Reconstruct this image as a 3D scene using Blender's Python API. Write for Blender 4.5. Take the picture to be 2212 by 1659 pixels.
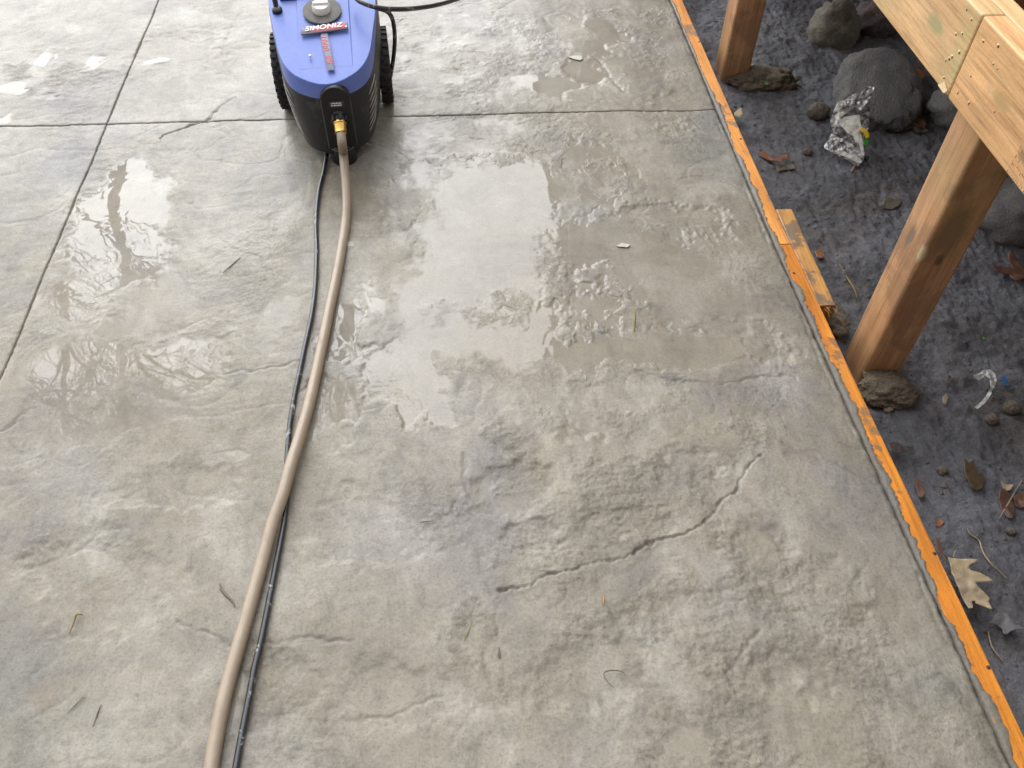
import bpy, bmesh, math, random
import numpy as np
from mathutils import Vector, Matrix, noise as mnoise

S = bpy.context.scene
for o in list(bpy.data.objects):
    bpy.data.objects.remove(o)
COL = S.collection
rad = math.radians

# ------------------------------------------------------------------ camera
CAM_H, FPX, CX, CY = 1.28, 1798.6, 1106.0, 829.5
PITCH, ROLL, YAW = rad(49.58), rad(-0.627), rad(5.043)
FWD = Vector((math.sin(YAW)*math.cos(PITCH), math.cos(YAW)*math.cos(PITCH), -math.sin(PITCH)))
RT0 = Vector((math.cos(YAW), -math.sin(YAW), 0))
DN0 = FWD.cross(RT0)
RT = RT0*math.cos(ROLL) + DN0*math.sin(ROLL)
DN = DN0*math.cos(ROLL) - RT0*math.sin(ROLL)
EYE = Vector((0, 0, CAM_H))
cd = bpy.data.cameras.new('camera')
cam = bpy.data.objects.new('camera', cd)
COL.objects.link(cam)
cam.matrix_world = Matrix(((RT.x, -DN.x, -FWD.x, 0), (RT.y, -DN.y, -FWD.y, 0), (RT.z, -DN.z, -FWD.z, CAM_H), (0, 0, 0, 1)))
cd.sensor_width = 36.0
cd.lens = 36.0*FPX/2212.0
cd.clip_start = 0.02
cd.clip_end = 500
S.camera = cam

# ------------------------------------------------------------------ sky, sun, exposure
SUN_AZ, SUN_EL = rad(-16), rad(42)          # low behind thin cloud, ahead and a little left
w = bpy.data.worlds.new('World')
S.world = w
w.use_nodes = True
nt = w.node_tree
nt.nodes.clear()
sky = nt.nodes.new('ShaderNodeTexSky')
sky.sky_type = 'NISHITA'
sky.sun_disc = False
sky.sun_elevation = SUN_EL
sky.sun_rotation = SUN_AZ
sky.air_density = 1.0
sky.dust_density = 6.0
sky.ozone_density = 1.0
hs = nt.nodes.new('ShaderNodeHueSaturation')
hs.inputs['Saturation'].default_value = 0.10       # overcast: nearly white
bg = nt.nodes.new('ShaderNodeBackground')
bg.inputs['Strength'].default_value = 0.15
wo = nt.nodes.new('ShaderNodeOutputWorld')
nt.links.new(sky.outputs[0], hs.inputs['Color'])
gm = nt.nodes.new('ShaderNodeGamma')                # thin cloud evens the sky out
gm.inputs['Gamma'].default_value = 0.60
nt.links.new(hs.outputs[0], gm.inputs['Color'])
tn_ = nt.nodes.new('ShaderNodeMix')
tn_.data_type = 'RGBA'; tn_.blend_type = 'MULTIPLY'
tn_.inputs[0].default_value = 1.0
tn_.inputs[7].default_value = (0.962, 0.984, 1.03, 1)   # cool overcast cast
nt.links.new(gm.outputs[0], tn_.inputs[6])
nt.links.new(tn_.outputs[2], bg.inputs['Color'])
nt.links.new(bg.outputs[0], wo.inputs['Surface'])
sl = bpy.data.lights.new('sun', 'SUN')
sl.energy = 0.85
sl.angle = rad(84)
sl.color = (1.0, 1.0, 0.99)
sun = bpy.data.objects.new('sun', sl)
COL.objects.link(sun)
sd = Vector((math.sin(SUN_AZ)*math.cos(SUN_EL), math.cos(SUN_AZ)*math.cos(SUN_EL), math.sin(SUN_EL)))
sun.rotation_euler = sd.to_track_quat('Z', 'Y').to_euler()
sun.location = sd*20
S.view_settings.view_transform = 'Standard'
S.view_settings.look = 'None'
S.view_settings.gamma = 1.0
S.view_settings.exposure = 2.16
S.view_settings.use_curve_mapping = False
S.cycles.max_bounces = 7
S.cycles.diffuse_bounces = 3
S.cycles.glossy_bounces = 3

# ------------------------------------------------------------------ survey helpers
def ray(x, y):
    return RT*((x-CX)/FPX) + DN*((y-CY)/FPX) + FWD

def G(x, y, z=0.0):
    """point of the place at height z that the photograph shows at (x, y) of a 2212 px wide print"""
    d = ray(x, y)
    return EYE + d*((z-CAM_H)/d.z)

def onplane(x, y, p0, n):
    d = ray(x, y)
    return EYE + d*((p0-EYE).dot(n)/d.dot(n))

def depth(x, y, z=0.0):
    return (G(x, y, z)-EYE).dot(FWD)

# ------------------------------------------------------------------ noise on numpy grids
class Perlin:
    def __init__(s, seed):
        r = np.random.RandomState(seed)
        s.p = np.concatenate([r.permutation(256)]*3)
        a = r.rand(256)*2*np.pi
        s.gx, s.gy = np.cos(a), np.sin(a)
    def __call__(s, x, y):
        xi = np.floor(x).astype(int); yi = np.floor(y).astype(int)
        xf = x-xi; yf = y-yi
        xi &= 255; yi &= 255
        u = xf*xf*xf*(xf*(xf*6-15)+10); v = yf*yf*yf*(yf*(yf*6-15)+10)
        def g(i, j, dx, dy):
            h = s.p[s.p[xi+i]+yi+j]
            return s.gx[h]*dx + s.gy[h]*dy
        a = g(0, 0, xf, yf); b = g(1, 0, xf-1, yf); c = g(0, 1, xf, yf-1); d = g(1, 1, xf-1, yf-1)
        return (a+(b-a)*u)*(1-v) + (c+(d-c)*u)*v
    def fbm(s, x, y, o=4, gain=.5):
        t = 0; amp = 1.0; f = 1.0
        for k in range(o):
            t = t + amp*s(x*f+17.3*k, y*f+5.1*k); amp *= gain; f *= 2.03
        return t
PA, PB, PC, PD = Perlin(1), Perlin(2), Perlin(3), Perlin(4)

def sstep(a, b, x):
    t = np.clip((x-a)/(b-a), 0, 1)
    return t*t*(3-2*t)

# ------------------------------------------------------------------ mesh helpers
def tag(o, label=None, cat=None, group=None, kind=None):
    if label: o['label'] = label
    if cat: o['category'] = cat
    if group: o['group'] = group
    if kind: o['kind'] = kind
    return o

def empty(name, loc=(0, 0, 0), rz=0.0):
    o = bpy.data.objects.new(name, None)
    o.empty_display_size = 0.05
    COL.objects.link(o)
    o.location = loc
    o.rotation_euler = (0, 0, rz)
    return o

def link(name, me, mat=None, parent=None, smooth=False):
    if mat is not None and not me.materials:
        me.materials.append(mat)
    if smooth:
        me.polygons.foreach_set('use_smooth', [True]*len(me.polygons))
    o = bpy.data.objects.new(name, me)
    COL.objects.link(o)
    if parent is not None:
        o.parent = parent
    return o

def mk(name, verts, faces, mat=None, parent=None, smooth=False):
    me = bpy.data.meshes.new(name)
    me.from_pydata([tuple(v) for v in verts], [], faces)
    me.update()
    bm = bmesh.new(); bm.from_mesh(me)
    bmesh.ops.recalc_face_normals(bm, faces=bm.faces)
    bm.to_mesh(me); bm.free()
    return link(name, me, mat, parent, smooth)

def from_bm(name, bm, mat=None, parent=None, smooth=False):
    me = bpy.data.meshes.new(name)
    bmesh.ops.recalc_face_normals(bm, faces=bm.faces)
    bm.to_mesh(me); bm.free()
    return link(name, me, mat, parent, smooth)

def box_bm(x, y, z, bev=0.0, seg=2, cuts=None):
    bm = bmesh.new()
    bmesh.ops.create_cube(bm, size=1)
    for v in bm.verts:
        v.co = Vector((x[0]+(v.co.x+.5)*(x[1]-x[0]), y[0]+(v.co.y+.5)*(y[1]-y[0]), z[0]+(v.co.z+.5)*(z[1]-z[0])))
    if bev > 0:
        bmesh.ops.bevel(bm, geom=list(bm.edges), offset=bev, segments=seg, affect='EDGES', profile=.5)
    return bm

def box(name, x, y, z, mat, parent=None, bev=0.003):
    return from_bm(name, box_bm(x, y, z, bev), mat, parent)

def grid_mesh(name, X, Y, Z, mat, parent=None, attrs=None, skirt=None, flip=False):
    """X, Y, Z arrays [ny, nx] -> smooth sheet; skirt = depth of closing side walls"""
    ny, nx = X.shape
    co = np.stack([X, Y, Z], -1).reshape(-1, 3)
    idx = np.arange(ny*nx).reshape(ny, nx)
    q = np.stack([idx[:-1, :-1], idx[:-1, 1:], idx[1:, 1:], idx[1:, :-1]], -1).reshape(-1, 4)
    n0 = len(co)
    if skirt:
        ring = np.concatenate([idx[0, :-1], idx[:-1, -1], idx[-1, :0:-1], idx[:0:-1, 0]])
        low = co[ring].copy(); low[:, 2] = skirt
        co = np.concatenate([co, low])
        li = np.arange(len(ring))+n0
        sq = np.stack([ring, li, np.roll(li, -1), np.roll(ring, -1)], -1)
        q = np.concatenate([q, sq])
    me = bpy.data.meshes.new(name)
    me.vertices.add(len(co)); me.vertices.foreach_set('co', co.astype(np.float32).ravel())
    me.loops.add(q.size); me.loops.foreach_set('vertex_index', q.astype(np.int32).ravel())
    me.polygons.add(len(q))
    me.polygons.foreach_set('loop_start', np.arange(0, q.size, 4, dtype=np.int32))
    me.polygons.foreach_set('use_smooth', np.ones(len(q), dtype=bool))
    me.update(calc_edges=True)
    me.validate()
    for k, a in (attrs or {}).items():
        at = me.attributes.new(k, 'FLOAT', 'POINT')
        full = np.zeros(len(co), np.float32); full[:n0] = a.ravel()
        at.data.foreach_set('value', full)
    return link(name, me, mat, parent)

def catmull(pts, n=8):
    P = [Vector(p) for p in pts]
    P = [P[0]*2-P[1]] + P + [P[-1]*2-P[-2]]
    out = []
    for i in range(1, len(P)-2):
        a, b, c, d = P[i-1:i+3]
        for k in range(n):
            t = k/n
            out.append(0.5*((2*b)+(c-a)*t+(2*a-5*b+4*c-d)*t*t+(3*b-a-3*c+d)*t**3))
    out.append(P[-2])
    return out

def tube_geo(pts, r, sides=10, caps=True):
    """r: number or list; returns verts, faces"""
    V, Fc = [], []
    n = len(pts)
    R = r if isinstance(r, (list, tuple)) else [r]*n
    up = Vector((0, 0, 1)); prev = None
    for i, p in enumerate(pts):
        t = (pts[min(i+1, n-1)]-pts[max(i-1, 0)])
        if t.length < 1e-9: t = Vector((0, 0, 1))
        t.normalize()
        if prev is None:
            a = t.cross(up if abs(t.z) < .9 else Vector((1, 0, 0))).normalized()
        else:
            a = (prev - t*prev.dot(t))
            a = a.normalized() if a.length > 1e-6 else t.orthogonal().normalized()
        prev = a
        b = t.cross(a)
        for k in range(sides):
            an = 2*math.pi*k/sides
            V.append(p + (a*math.cos(an)+b*math.sin(an))*R[i])
    for i in range(n-1):
        for k in range(sides):
            k2 = (k+1) % sides
            Fc.append((i*sides+k, i*sides+k2, (i+1)*sides+k2, (i+1)*sides+k))
    if caps:
        Fc.append(tuple(range(sides-1, -1, -1)))
        Fc.append(tuple((n-1)*sides+k for k in range(sides)))
    return V, Fc

def tube(name, pts, r, mat, parent=None, sides=12, smooth=True):
    V, Fc = tube_geo(pts, r, sides)
    return mk(name, V, Fc, mat, parent, smooth)

def lathe(name, prof, mat, parent=None, seg=24, axis='Z', loc=(0, 0, 0), smooth=True):
    """prof: [(radius, height)]; axis along Z, X or Y of the parent"""
    V, Fc = [], []
    for (r, h) in prof:
        for k in range(seg):
            a = 2*math.pi*k/seg
            c, s = r*math.cos(a), r*math.sin(a)
            p = {'Z': (c, s, h), 'X': (h, c, s), 'Y': (c, h, s)}[axis]
            V.append(Vector(p)+Vector(loc))
    for i in range(len(prof)-1):
        for k in range(seg):
            k2 = (k+1) % seg
            Fc.append((i*seg+k, i*seg+k2, (i+1)*seg+k2, (i+1)*seg+k))
    Fc.append(tuple(range(seg)))
    Fc.append(tuple((len(prof)-1)*seg+k for k in range(seg)))
    return mk(name, V, Fc, mat, parent, smooth)

def auto_smooth(o, ang=35):
    me = o.data
    me.polygons.foreach_set('use_smooth', [True]*len(me.polygons))
    try:
        me.set_sharp_from_angle(angle=rad(ang))
    except Exception:
        pass
    return o

# ------------------------------------------------------------------ materials
class NT:
    def __init__(s, name):
        s.m = bpy.data.materials.new(name); s.m.use_nodes = True
        s.t = s.m.node_tree; s.t.nodes.clear()
        s.out = s.t.nodes.new('ShaderNodeOutputMaterial')
        s.b = s.t.nodes.new('ShaderNodeBsdfPrincipled')
        s.t.links.new(s.b.outputs[0], s.out.inputs['Surface'])
        s.tc = s.t.nodes.new('ShaderNodeTexCoord')
    def link(s, a, b): s.t.links.new(a, b)
    def put(s, sock, v):
        if hasattr(v, 'node'): s.t.links.new(v, sock)
        elif isinstance(v, (tuple, list)) and len(v) == 3 and sock.type == 'RGBA': sock.default_value = (*v, 1)
        else: sock.default_value = v
    def P(s, **k):
        for n, v in k.items(): s.put(s.b.inputs[n.replace('_', ' ')], v)
        return s.m
    def mapv(s, scale=(1, 1, 1), rot=(0, 0, 0), loc=(0, 0, 0), src=None):
        n = s.t.nodes.new('ShaderNodeMapping')
        n.inputs['Scale'].default_value = scale; n.inputs['Rotation'].default_value = rot; n.inputs['Location'].default_value = loc
        s.link(src or s.tc.outputs['Object'], n.inputs['Vector'])
        return n.outputs[0]
    def noise(s, scale, detail=4, rough=.55, dist=0.0, vec=None):
        n = s.t.nodes.new('ShaderNodeTexNoise')
        n.inputs['Scale'].default_value = scale; n.inputs['Detail'].default_value = detail
        n.inputs['Roughness'].default_value = rough; n.inputs['Distortion'].default_value = dist
        s.link(vec or s.tc.outputs['Object'], n.inputs['Vector'])
        return n.outputs['Fac']
    def voro(s, scale, vec=None, feat='F1'):
        n = s.t.nodes.new('ShaderNodeTexVoronoi'); n.feature = feat
        n.inputs['Scale'].default_value = scale
        s.link(vec or s.tc.outputs['Object'], n.inputs['Vector'])
        return n.outputs['Distance']
    def ramp(s, fac, stops):
        n = s.t.nodes.new('ShaderNodeValToRGB')
        el = n.color_ramp.elements
        while len(el) < len(stops): el.new(.5)
        for e, (p, c) in zip(el, stops):
            e.position = p
            e.color = (c, c, c, 1) if not isinstance(c, (tuple, list)) else (*c, 1)
        s.link(fac, n.inputs[0])
        return n.outputs[0]
    def mix(s, fac, a, b, mode='MIX'):
        n = s.t.nodes.new('ShaderNodeMix'); n.data_type = 'RGBA'; n.blend_type = mode
        s.put(n.inputs[0], fac); s.put(n.inputs[6], a); s.put(n.inputs[7], b)
        return n.outputs[2]
    def math(s, op, a, b=0.0, c=None):
        n = s.t.nodes.new('ShaderNodeMath'); n.operation = op
        s.put(n.inputs[0], a); s.put(n.inputs[1], b)
        if c is not None: s.put(n.inputs[2], c)
        return n.outputs[0]
    def mapr(s, v, a, b, c, d):
        n = s.t.nodes.new('ShaderNodeMapRange')
        s.put(n.inputs[0], v)
        for i, q in enumerate((a, b, c, d)): s.put(n.inputs[1+i], q)
        return n.outputs[0]
    def attr(s, name):
        n = s.t.nodes.new('ShaderNodeAttribute'); n.attribute_name = name
        return n.outputs['Fac']
    def bump(s, h, strength=.3, dist=.01, nrm=None):
        n = s.t.nodes.new('ShaderNodeBump')
        s.put(n.inputs['Strength'], strength); n.inputs['Distance'].default_value = dist
        s.link(h, n.inputs['Height'])
        if nrm is not None: s.link(nrm, n.inputs['Normal'])
        return n.outputs[0]

def mat_concrete():
    m = NT('wet_concrete')
    pud = m.attr('puddle'); grain = m.attr('grain'); vein = m.attr('vein'); tan = m.attr('tan')
    a = m.noise(1.7, 6, .6, .6)
    base = m.ramp(a, [(.30, (.146, .137, .125)), (.41, (.198, .176, .130)), (.53, (.214, .191, .145)), (.62, (.168, .156, .128)), (.74, (.156, .152, .158))])
    st = m.noise(3.1, 8, .70, .9, m.mapv((1, 1.5, 1), (0, 0, .5)))
    base = m.mix(m.ramp(st, [(.47, 0.0), (.66, .75)]), base, (.140, .124, .106))
    lt = m.noise(4.3, 7, .66, .4, m.mapv((1.3, 1, 1), (0, 0, -.4), (3.1, 7.7, 0)))
    base = m.mix(m.ramp(lt, [(.49, 0.0), (.68, .8)]), base, (.300, .278, .232))
    lil = m.noise(2.2, 6, .62, .5, m.mapv(loc=(8.1, 2.7, 0)))
    base = m.mix(m.ramp(lil, [(.52, 0.0), (.70, .40)]), base, (.196, .187, .198))
    sm = m.noise(10, 8, .74, 1.0, m.mapv((1.6, .7, 1), (0, 0, .55), (1.1, 4.2, 0)))
    base = m.mix(1.0, base, m.ramp(sm, [(.30, 1.10), (.50, 1.0), (.62, .84), (.72, .62)]), 'MULTIPLY')
    mid = m.noise(30, 7, .75, .4)
    base = m.mix(1.0, base, m.ramp(mid, [(.27, .66), (.45, .98), (.55, 1.02), (.75, 1.20)]), 'MULTIPLY')
    fine = m.noise(190, 5, .8)
    base = m.mix(1.0, base, m.ramp(fine, [(.30, .62), (.48, 1.0), (.72, 1.16)]), 'MULTIPLY')
    base = m.mix(m.math('MULTIPLY', tan, .75), base, (.145, .115, .070))
    sp = m.voro(95)
    spm = m.math('MULTIPLY', m.ramp(sp, [(.05, 1.0), (.12, 0.0)]), m.ramp(m.noise(5.5, 3), [(.5, 0.0), (.65, 1.0)]))
    base = m.mix(m.math('MULTIPLY', spm, .5), base, (.10, .088, .075))
    base = m.mix(m.math('MULTIPLY', vein, .7), base, (.085, .078, .070))
    base = m.mix(m.math('MULTIPLY', pud, .35), base, (.20, .175, .135))
    h1 = m.noise(420, 3, .7); h2 = m.noise(150, 6, .75, .3, m.mapv((1, .62, 1), (0, 0, .5)))
    inv = m.math('SUBTRACT', 1.0, pud)
    hh = m.math('MULTIPLY', m.math('ADD', m.math('MULTIPLY', h1, .35), m.math('MULTIPLY', h2, m.math('ADD', m.math('MULTIPLY', grain, 2.6), .40))), inv)
    n1 = m.bump(hh, .55, .004)
    film = m.noise(11, 3, .5); wet = m.attr('film')
    n2 = m.bump(m.math('ADD', m.math('MULTIPLY', hh, .8), m.math('MULTIPLY', film, .03)), .34, .004)
    damp = m.ramp(m.noise(3.6, 6, .65, .5), [(.38, .04), (.66, .55)])
    cw = m.math('MAXIMUM', pud, m.math('MAXIMUM', damp, m.math('MAXIMUM', m.math('MULTIPLY', wet, m.ramp(m.noise(7, 5, .6), [(.35, .6), (.6, 1.0)])), .62)))
    cr = m.math('MULTIPLY', m.mapr(pud, 0, 1, 1.0, .07), m.mapr(wet, 0, 1, .27, .17))
    m.put(m.b.inputs['Coat Weight'], cw); m.put(m.b.inputs['Coat Roughness'], cr)
    m.b.inputs['Coat IOR'].default_value = 1.36
    m.link(n2, m.b.inputs['Coat Normal'])
    return m.P(Base_Color=base, Roughness=m.mapr(grain, 0, 1, .68, .78), Normal=n1, IOR=1.33)

def mat_joint():
    m = NT('joint_dirt')
    return m.P(Base_Color=m.ramp(m.noise(60, 4), [(.3, (.035, .028, .02)), (.7, (.09, .065, .04))]), Roughness=.9)

def mat_mud():
    m = NT('wet_mud')
    a = m.noise(5.5, 7, .62, .5)
    c = m.ramp(a, [(.30, (.074, .072, .075)), (.5, (.130, .128, .137)), (.68, (.190, .189, .206))])
    br = m.noise(3.2, 5, .6, .3, m.mapv(loc=(4, 1, 0)))
    c = m.mix(m.ramp(br, [(.54, 0.0), (.72, .7)]), c, (.092, .070, .050))
    c = m.mix(1.0, c, m.ramp(m.noise(120, 5, .8), [(.30, .58), (.5, 1.0), (.72, 1.38)]), 'MULTIPLY')
    hh = m.math('ADD', m.noise(55, 6, .72), m.math('MULTIPLY', m.noise(260, 3, .7), .5))
    n = m.bump(hh, .85, .008)
    return m.P(Base_Color=c, Roughness=m.ramp(m.noise(9, 4), [(.35, .50), (.65, .85)]), Normal=n, IOR=1.36)

def mat_soil():
    m = NT('bare_soil')
    c = m.ramp(m.noise(.8, 8, .65), [(.3, (.05, .045, .03)), (.55, (.085, .08, .04)), (.75, (.07, .06, .045))])
    return m.P(Base_Color=c, Roughness=.9, Normal=m.bump(m.noise(14, 6), .6, .03))

def mat_wood(name, ca, cb, axis='Y', scale=1.0, rough=.55, knots=None, stain=None, seed=0.0, coat=0.0, band=9.0, green=0.0):
    m = NT(name)
    st = {'X': (.05, 1, 1), 'Y': (1, .05, 1), 'Z': (1, 1, .05)}[axis]
    vec = m.mapv(tuple(q*scale for q in st), loc=(seed, seed*1.7, seed*.6))
    rings = m.noise(band*4.5, 3, .5, 1.2, vec)
    fib = m.noise(160, 5, .7, .2, vec)
    c = m.mix(m.ramp(rings, [(.36, 0.0), (.62, 1.0)]), ca, cb)
    c = m.mix(1.0, c, m.ramp(fib, [(.32, .62), (.52, 1.0), (.75, 1.16)]), 'MULTIPLY')
    c = m.mix(1.0, c, m.ramp(m.noise(300, 3, .8), [(.3, .86), (.6, 1.05)]), 'MULTIPLY')
    big = m.noise(3.5, 4, .6, .4, m.mapv(loc=(seed*2+1, 0, seed)))
    c = m.mix(1.0, c, m.ramp(big, [(.3, .82), (.65, 1.1)]), 'MULTIPLY')
    if green:
        gm = m.ramp(m.noise(4.0, 5, .6, .5, m.mapv(loc=(seed+5, 2, 0))), [(.5, 0.0), (.68, green)])
        c = m.mix(gm, c, (.36, .36, .15))
    if stain:
        sm = m.ramp(m.noise(stain[1], 6, .66, .4, m.mapv(loc=(seed*3, 1, 2))), [(stain[2], 0.0), (stain[2]+.05, 1.0)])
        c = m.mix(m.math('MULTIPLY', sm, stain[3]), c, stain[0])
    if knots:
        for (p, r, col) in knots:
            n = m.t.nodes.new('ShaderNodeVectorMath'); n.operation = 'DISTANCE'
            sc = {'X': (.45, 1, 1), 'Y': (1, .45, 1), 'Z': (1, 1, .45)}[axis]
            mv = m.mapv(sc)
            m.link(mv, n.inputs[0]); n.inputs[1].default_value = tuple(a*b for a, b in zip(p, sc))
            d = m.math('ADD', n.outputs['Value'], m.math('MULTIPLY', m.math('SUBTRACT', m.noise(70, 3), .5), r*.8))
            c = m.mix(m.mapr(d, r*.6, r*1.15, .85, 0.0), c, col)
    return m.P(Base_Color=c, Roughness=rough, Normal=m.bump(m.math('ADD', fib, m.math('MULTIPLY', rings, .4)), .22, .002), Coat_Weight=coat, Coat_Roughness=.2)

def mat_plain(name, c, rough=.5, var=.12, scale=30, bump=.1, metallic=0.0, dirt=None, coat=0.0, bscale=300):
    m = NT(name)
    f = m.noise(scale, 5, .65)
    col = m.mix(1.0, c, m.ramp(f, [(.25, 1-var*1.5), (.5, 1.0), (.78, 1+var)]), 'MULTIPLY')
    rg = rough
    if dirt:
        dm = m.ramp(m.noise(dirt[1], 7, .7, .6), [(dirt[2], 0.0), (dirt[2]+dirt[4], dirt[3])])
        col = m.mix(dm, col, dirt[0])
        rg = m.mapr(dm, 0, 1, rough, .85)
    return m.P(Base_Color=col, Roughness=rg, Metallic=metallic, Normal=m.bump(m.noise(bscale, 3), bump, .002), Coat_Weight=coat, Coat_Roughness=.15)

def mat_stone(name, ca, cb, seed, rough=.6):
    m = NT(name)
    v = m.mapv(loc=(seed, seed*2, 1))
    c = m.mix(m.ramp(m.noise(9, 6, .65, .3, v), [(.35, 0.0), (.65, 1.0)]), ca, cb)
    c = m.mix(1.0, c, m.ramp(m.noise(150, 4, .8, 0, v), [(.28, .6), (.5, 1.0), (.75, 1.25)]), 'MULTIPLY')
    return m.P(Base_Color=c, Roughness=rough, Normal=m.bump(m.math('ADD', m.noise(45, 7, .75), m.noise(180, 3)), .8, .008))

CONC, JOINT, MUD, SOIL = mat_concrete(), mat_joint(), mat_mud(), mat_soil()
BLACK = mat_plain('black_plastic', (.013, .013, .014), .42, .2, 40, .12, dirt=((.20, .185, .16), 26, .52, .42, .22))
BLACKC = mat_plain('black_clean_plastic', (.010, .010, .011), .35, .15, 60, .08)
BLUE = mat_plain('blue_plastic', (.115, .180, .52), .40, .06, 16, .06, dirt=((.30, .31, .40), 34, .52, .40, .25))
BLUED = mat_plain('dark_blue_plastic', (.022, .04, .26), .35, .06, 16, .05)
RUBBER = mat_plain('tyre_rubber', (.022, .022, .022), .75, .25, 60, .2, dirt=((.14, .13, .115), 40, .50, .45, .25))
DISH = mat_plain('dusty_grey_plastic', (.10, .095, .085), .6, .25, 50, .15, dirt=((.20, .185, .16), 70, .5, .6, .2))
WHITE = mat_plain('white_plastic', (.80, .79, .76), .35, .03, 30, .03)
WHITEINK = mat_plain('white_print', (.82, .82, .82), .4, .03, 30, 0.0)
REDINK = mat_plain('red_print', (.50, .06, .06), .4, .05, 30, 0.0)
GREYLAB = mat_plain('grey_label', (.13, .15, .23), .4, .08, 30, 0.0)
DARKLAB = mat_plain('charcoal_label', (.035, .037, .045), .4, .08, 30, 0.0)
BRASS = mat_plain('brass', (.72, .46, .13), .28, .1, 40, .05, metallic=1.0)
HOSE = mat_plain('tan_vinyl', (.285, .222, .155), .42, .10, 18, .10, dirt=((.20, .165, .125), 30, .52, .45, .2), coat=.15)
CORD = mat_plain('black_cable', (.014, .015, .018), .38, .2, 40, .15, dirt=((.36, .35, .33), 30, .575, .85, .05), coat=.3)
STEELG = mat_plain('grey_metal', (.25, .25, .26), .4, .1, 40, .05, metallic=.6)

# ------------------------------------------------------------------ ground and slab
def edge_out(y):
    return np.interp(y, [-1.0, .435, .972, 1.476, 2.0, 2.62, 4.0, 6.0], [.815, .805, .797, .792, .794, .799, .803, .803])
def edge_in(y):
    return edge_out(y) - .0395
def joint_y(x):
    return 2.0774 - .0235*x + .0022*PB(np.asarray(x)*9.0, np.asarray(x)*0+3.3) + .0014*PB(np.asarray(x)*45.0, np.asarray(x)*0+8.3)
def joint_x(y):
    return -.935 + .0030*PC(np.asarray(y)*5.0, np.asarray(y)*0+1.3) + .0009*PC(np.asarray(y)*60.0, np.asarray(y)*0+4.3)

ground = mk('ground', [(-90, -90, -.30), (90, -90, -.30), (90, 90, -.30), (-90, 90, -.30)], [(0, 1, 2, 3)], SOIL)
tag(ground, kind='structure')

def spaced(a, b, fa, fb, fine, coarse):
    c = []
    if fa > a: c.append(np.linspace(a, fa, max(2, int((fa-a)/coarse)+1))[:-1])
    c.append(np.linspace(max(a, fa), min(b, fb), max(2, int((min(b, fb)-max(a, fa))/fine)+1)))
    if fb < b: c.append(np.linspace(fb, b, max(2, int((b-fb)/coarse)+1))[1:])
    return np.concatenate(c)

def ell(cx, cy, rx, ry, soft=.35, k=1.0):
    """a patch on the slab, measured in the photograph, as centre and radii in metres"""
    c = G(cx, cy)
    return (c.x, c.y, abs(G(cx+rx, cy).x-G(cx-rx, cy).x)/2, abs(G(cx, cy-ry).y-G(cx, cy+ry).y)/2, soft, k)

PUDDLES = [ell(*q) for q in (
    (265, 435, 115, 120, .3), (215, 530, 120, 100, .3), (300, 520, 90, 130, .35), (170, 640, 120, 80, .4), (330, 660, 130, 90, .5, .8), (190, 800, 210, 85, .4), (390, 800, 130, 85, .4), (250, 890, 170, 85, .4), (90, 860, 90, 50),
    (1060, 420, 210, 200, .4), (1050, 620, 220, 190, .4), (1130, 700, 200, 110, .3), (1290, 370, 75, 75, .25), (1310, 560, 125, 145, .3), (1250, 710, 115, 110, .2),
    (1400, 740, 150, 65, .2), (1480, 620, 170, 120, .5, .75), (745, 700, 60, 70, .2), (870, 790, 85, 70, .2), (905, 860, 75, 80, .2), (720, 880, 65, 80, .2), (970, 100, 120, 60, .8, .45), (1030, 40, 130, 40, .8, .45), (920, 150, 70, 40, .8, .4),
    (1262, 150, 55, 38), (1290, 105, 45, 25), (1310, 75, 50, 30), (98, 128, 40, 22, .4, .97), (20, 190, 42, 15, .4, .97), (108, 208, 26, 9, .6, .7), (205, 130, 26, 17), (330, 130, 32, 8), (8, 258, 18, 14),
    (100, 300, 26, 8, .5, .5), (305, 250, 28, 8, .5, .5), (1492, 1605, 36, 30, .35, .75), (1632, 1178, 46, 48, .35, .7),
    (505, 1490, 26, 60), (1190, 180, 60, 30), (500, 985, 50, 16), (1745, 985, 40, 20), (1270, 890, 70, 40, .5, .6), (1090, 1060, 110, 50, .6, .35), (1530, 760, 120, 50),
    (800, 640, 40, 50), (600, 700, 60, 60, .5, .7), (450, 640, 70, 70, .5, .6), (1335, 845, 60, 25, .5, .5), (1680, 130, 40, 25, .5, .4), (780, 440, 60, 40, .5, .6))]
ISLANDS = [ell(*q) for q in (
    (1042, 340, 95, 20), (1196, 340, 26, 30), (1313, 373, 50, 58), (1209, 644, 40, 78), (1292, 610, 66, 34), (1405, 686, 92, 40), (1055, 668, 105, 42, .6, .7), (1259, 477, 18, 10), (1060, 238, 170, 18), (820, 560, 40, 90, .5, .7), (960, 380, 30, 14), (1160, 300, 30, 16))]
FILMS = [ell(*q) for q in (
    (1060, 110, 270, 130, .6), (1020, 480, 270, 370, .5), (330, 640, 360, 330, .6, .8), (800, 800, 190, 190, .6, .9), (1330, 640, 230, 220, .5, .7), (120, 160, 200, 60, .6, .5), (1350, 980, 250, 170, .7, .45), (1550, 1330, 300, 190, .7, .35), (600, 1000, 200, 80, .7, .5))]
GRAINS = [ell(*q) for q in (
    (1350, 1040, 340, 190), (1600, 1330, 330, 210), (1700, 1530, 300, 140), (1250, 950, 190, 90), (1480, 770, 180, 40), (1330, 450, 90, 70), (1010, 345, 150, 40), (1000, 120, 230, 90), (1090, 670, 130, 50),
    (1400, 100, 140, 90), (1230, 640, 50, 90), (1310, 620, 110, 40), (1120, 320, 130, 40), (780, 330, 60, 40), (1330, 800, 200, 40), (380, 760, 120, 60), (130, 160, 160, 40), (1000, 1390, 60, 110))]
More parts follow.
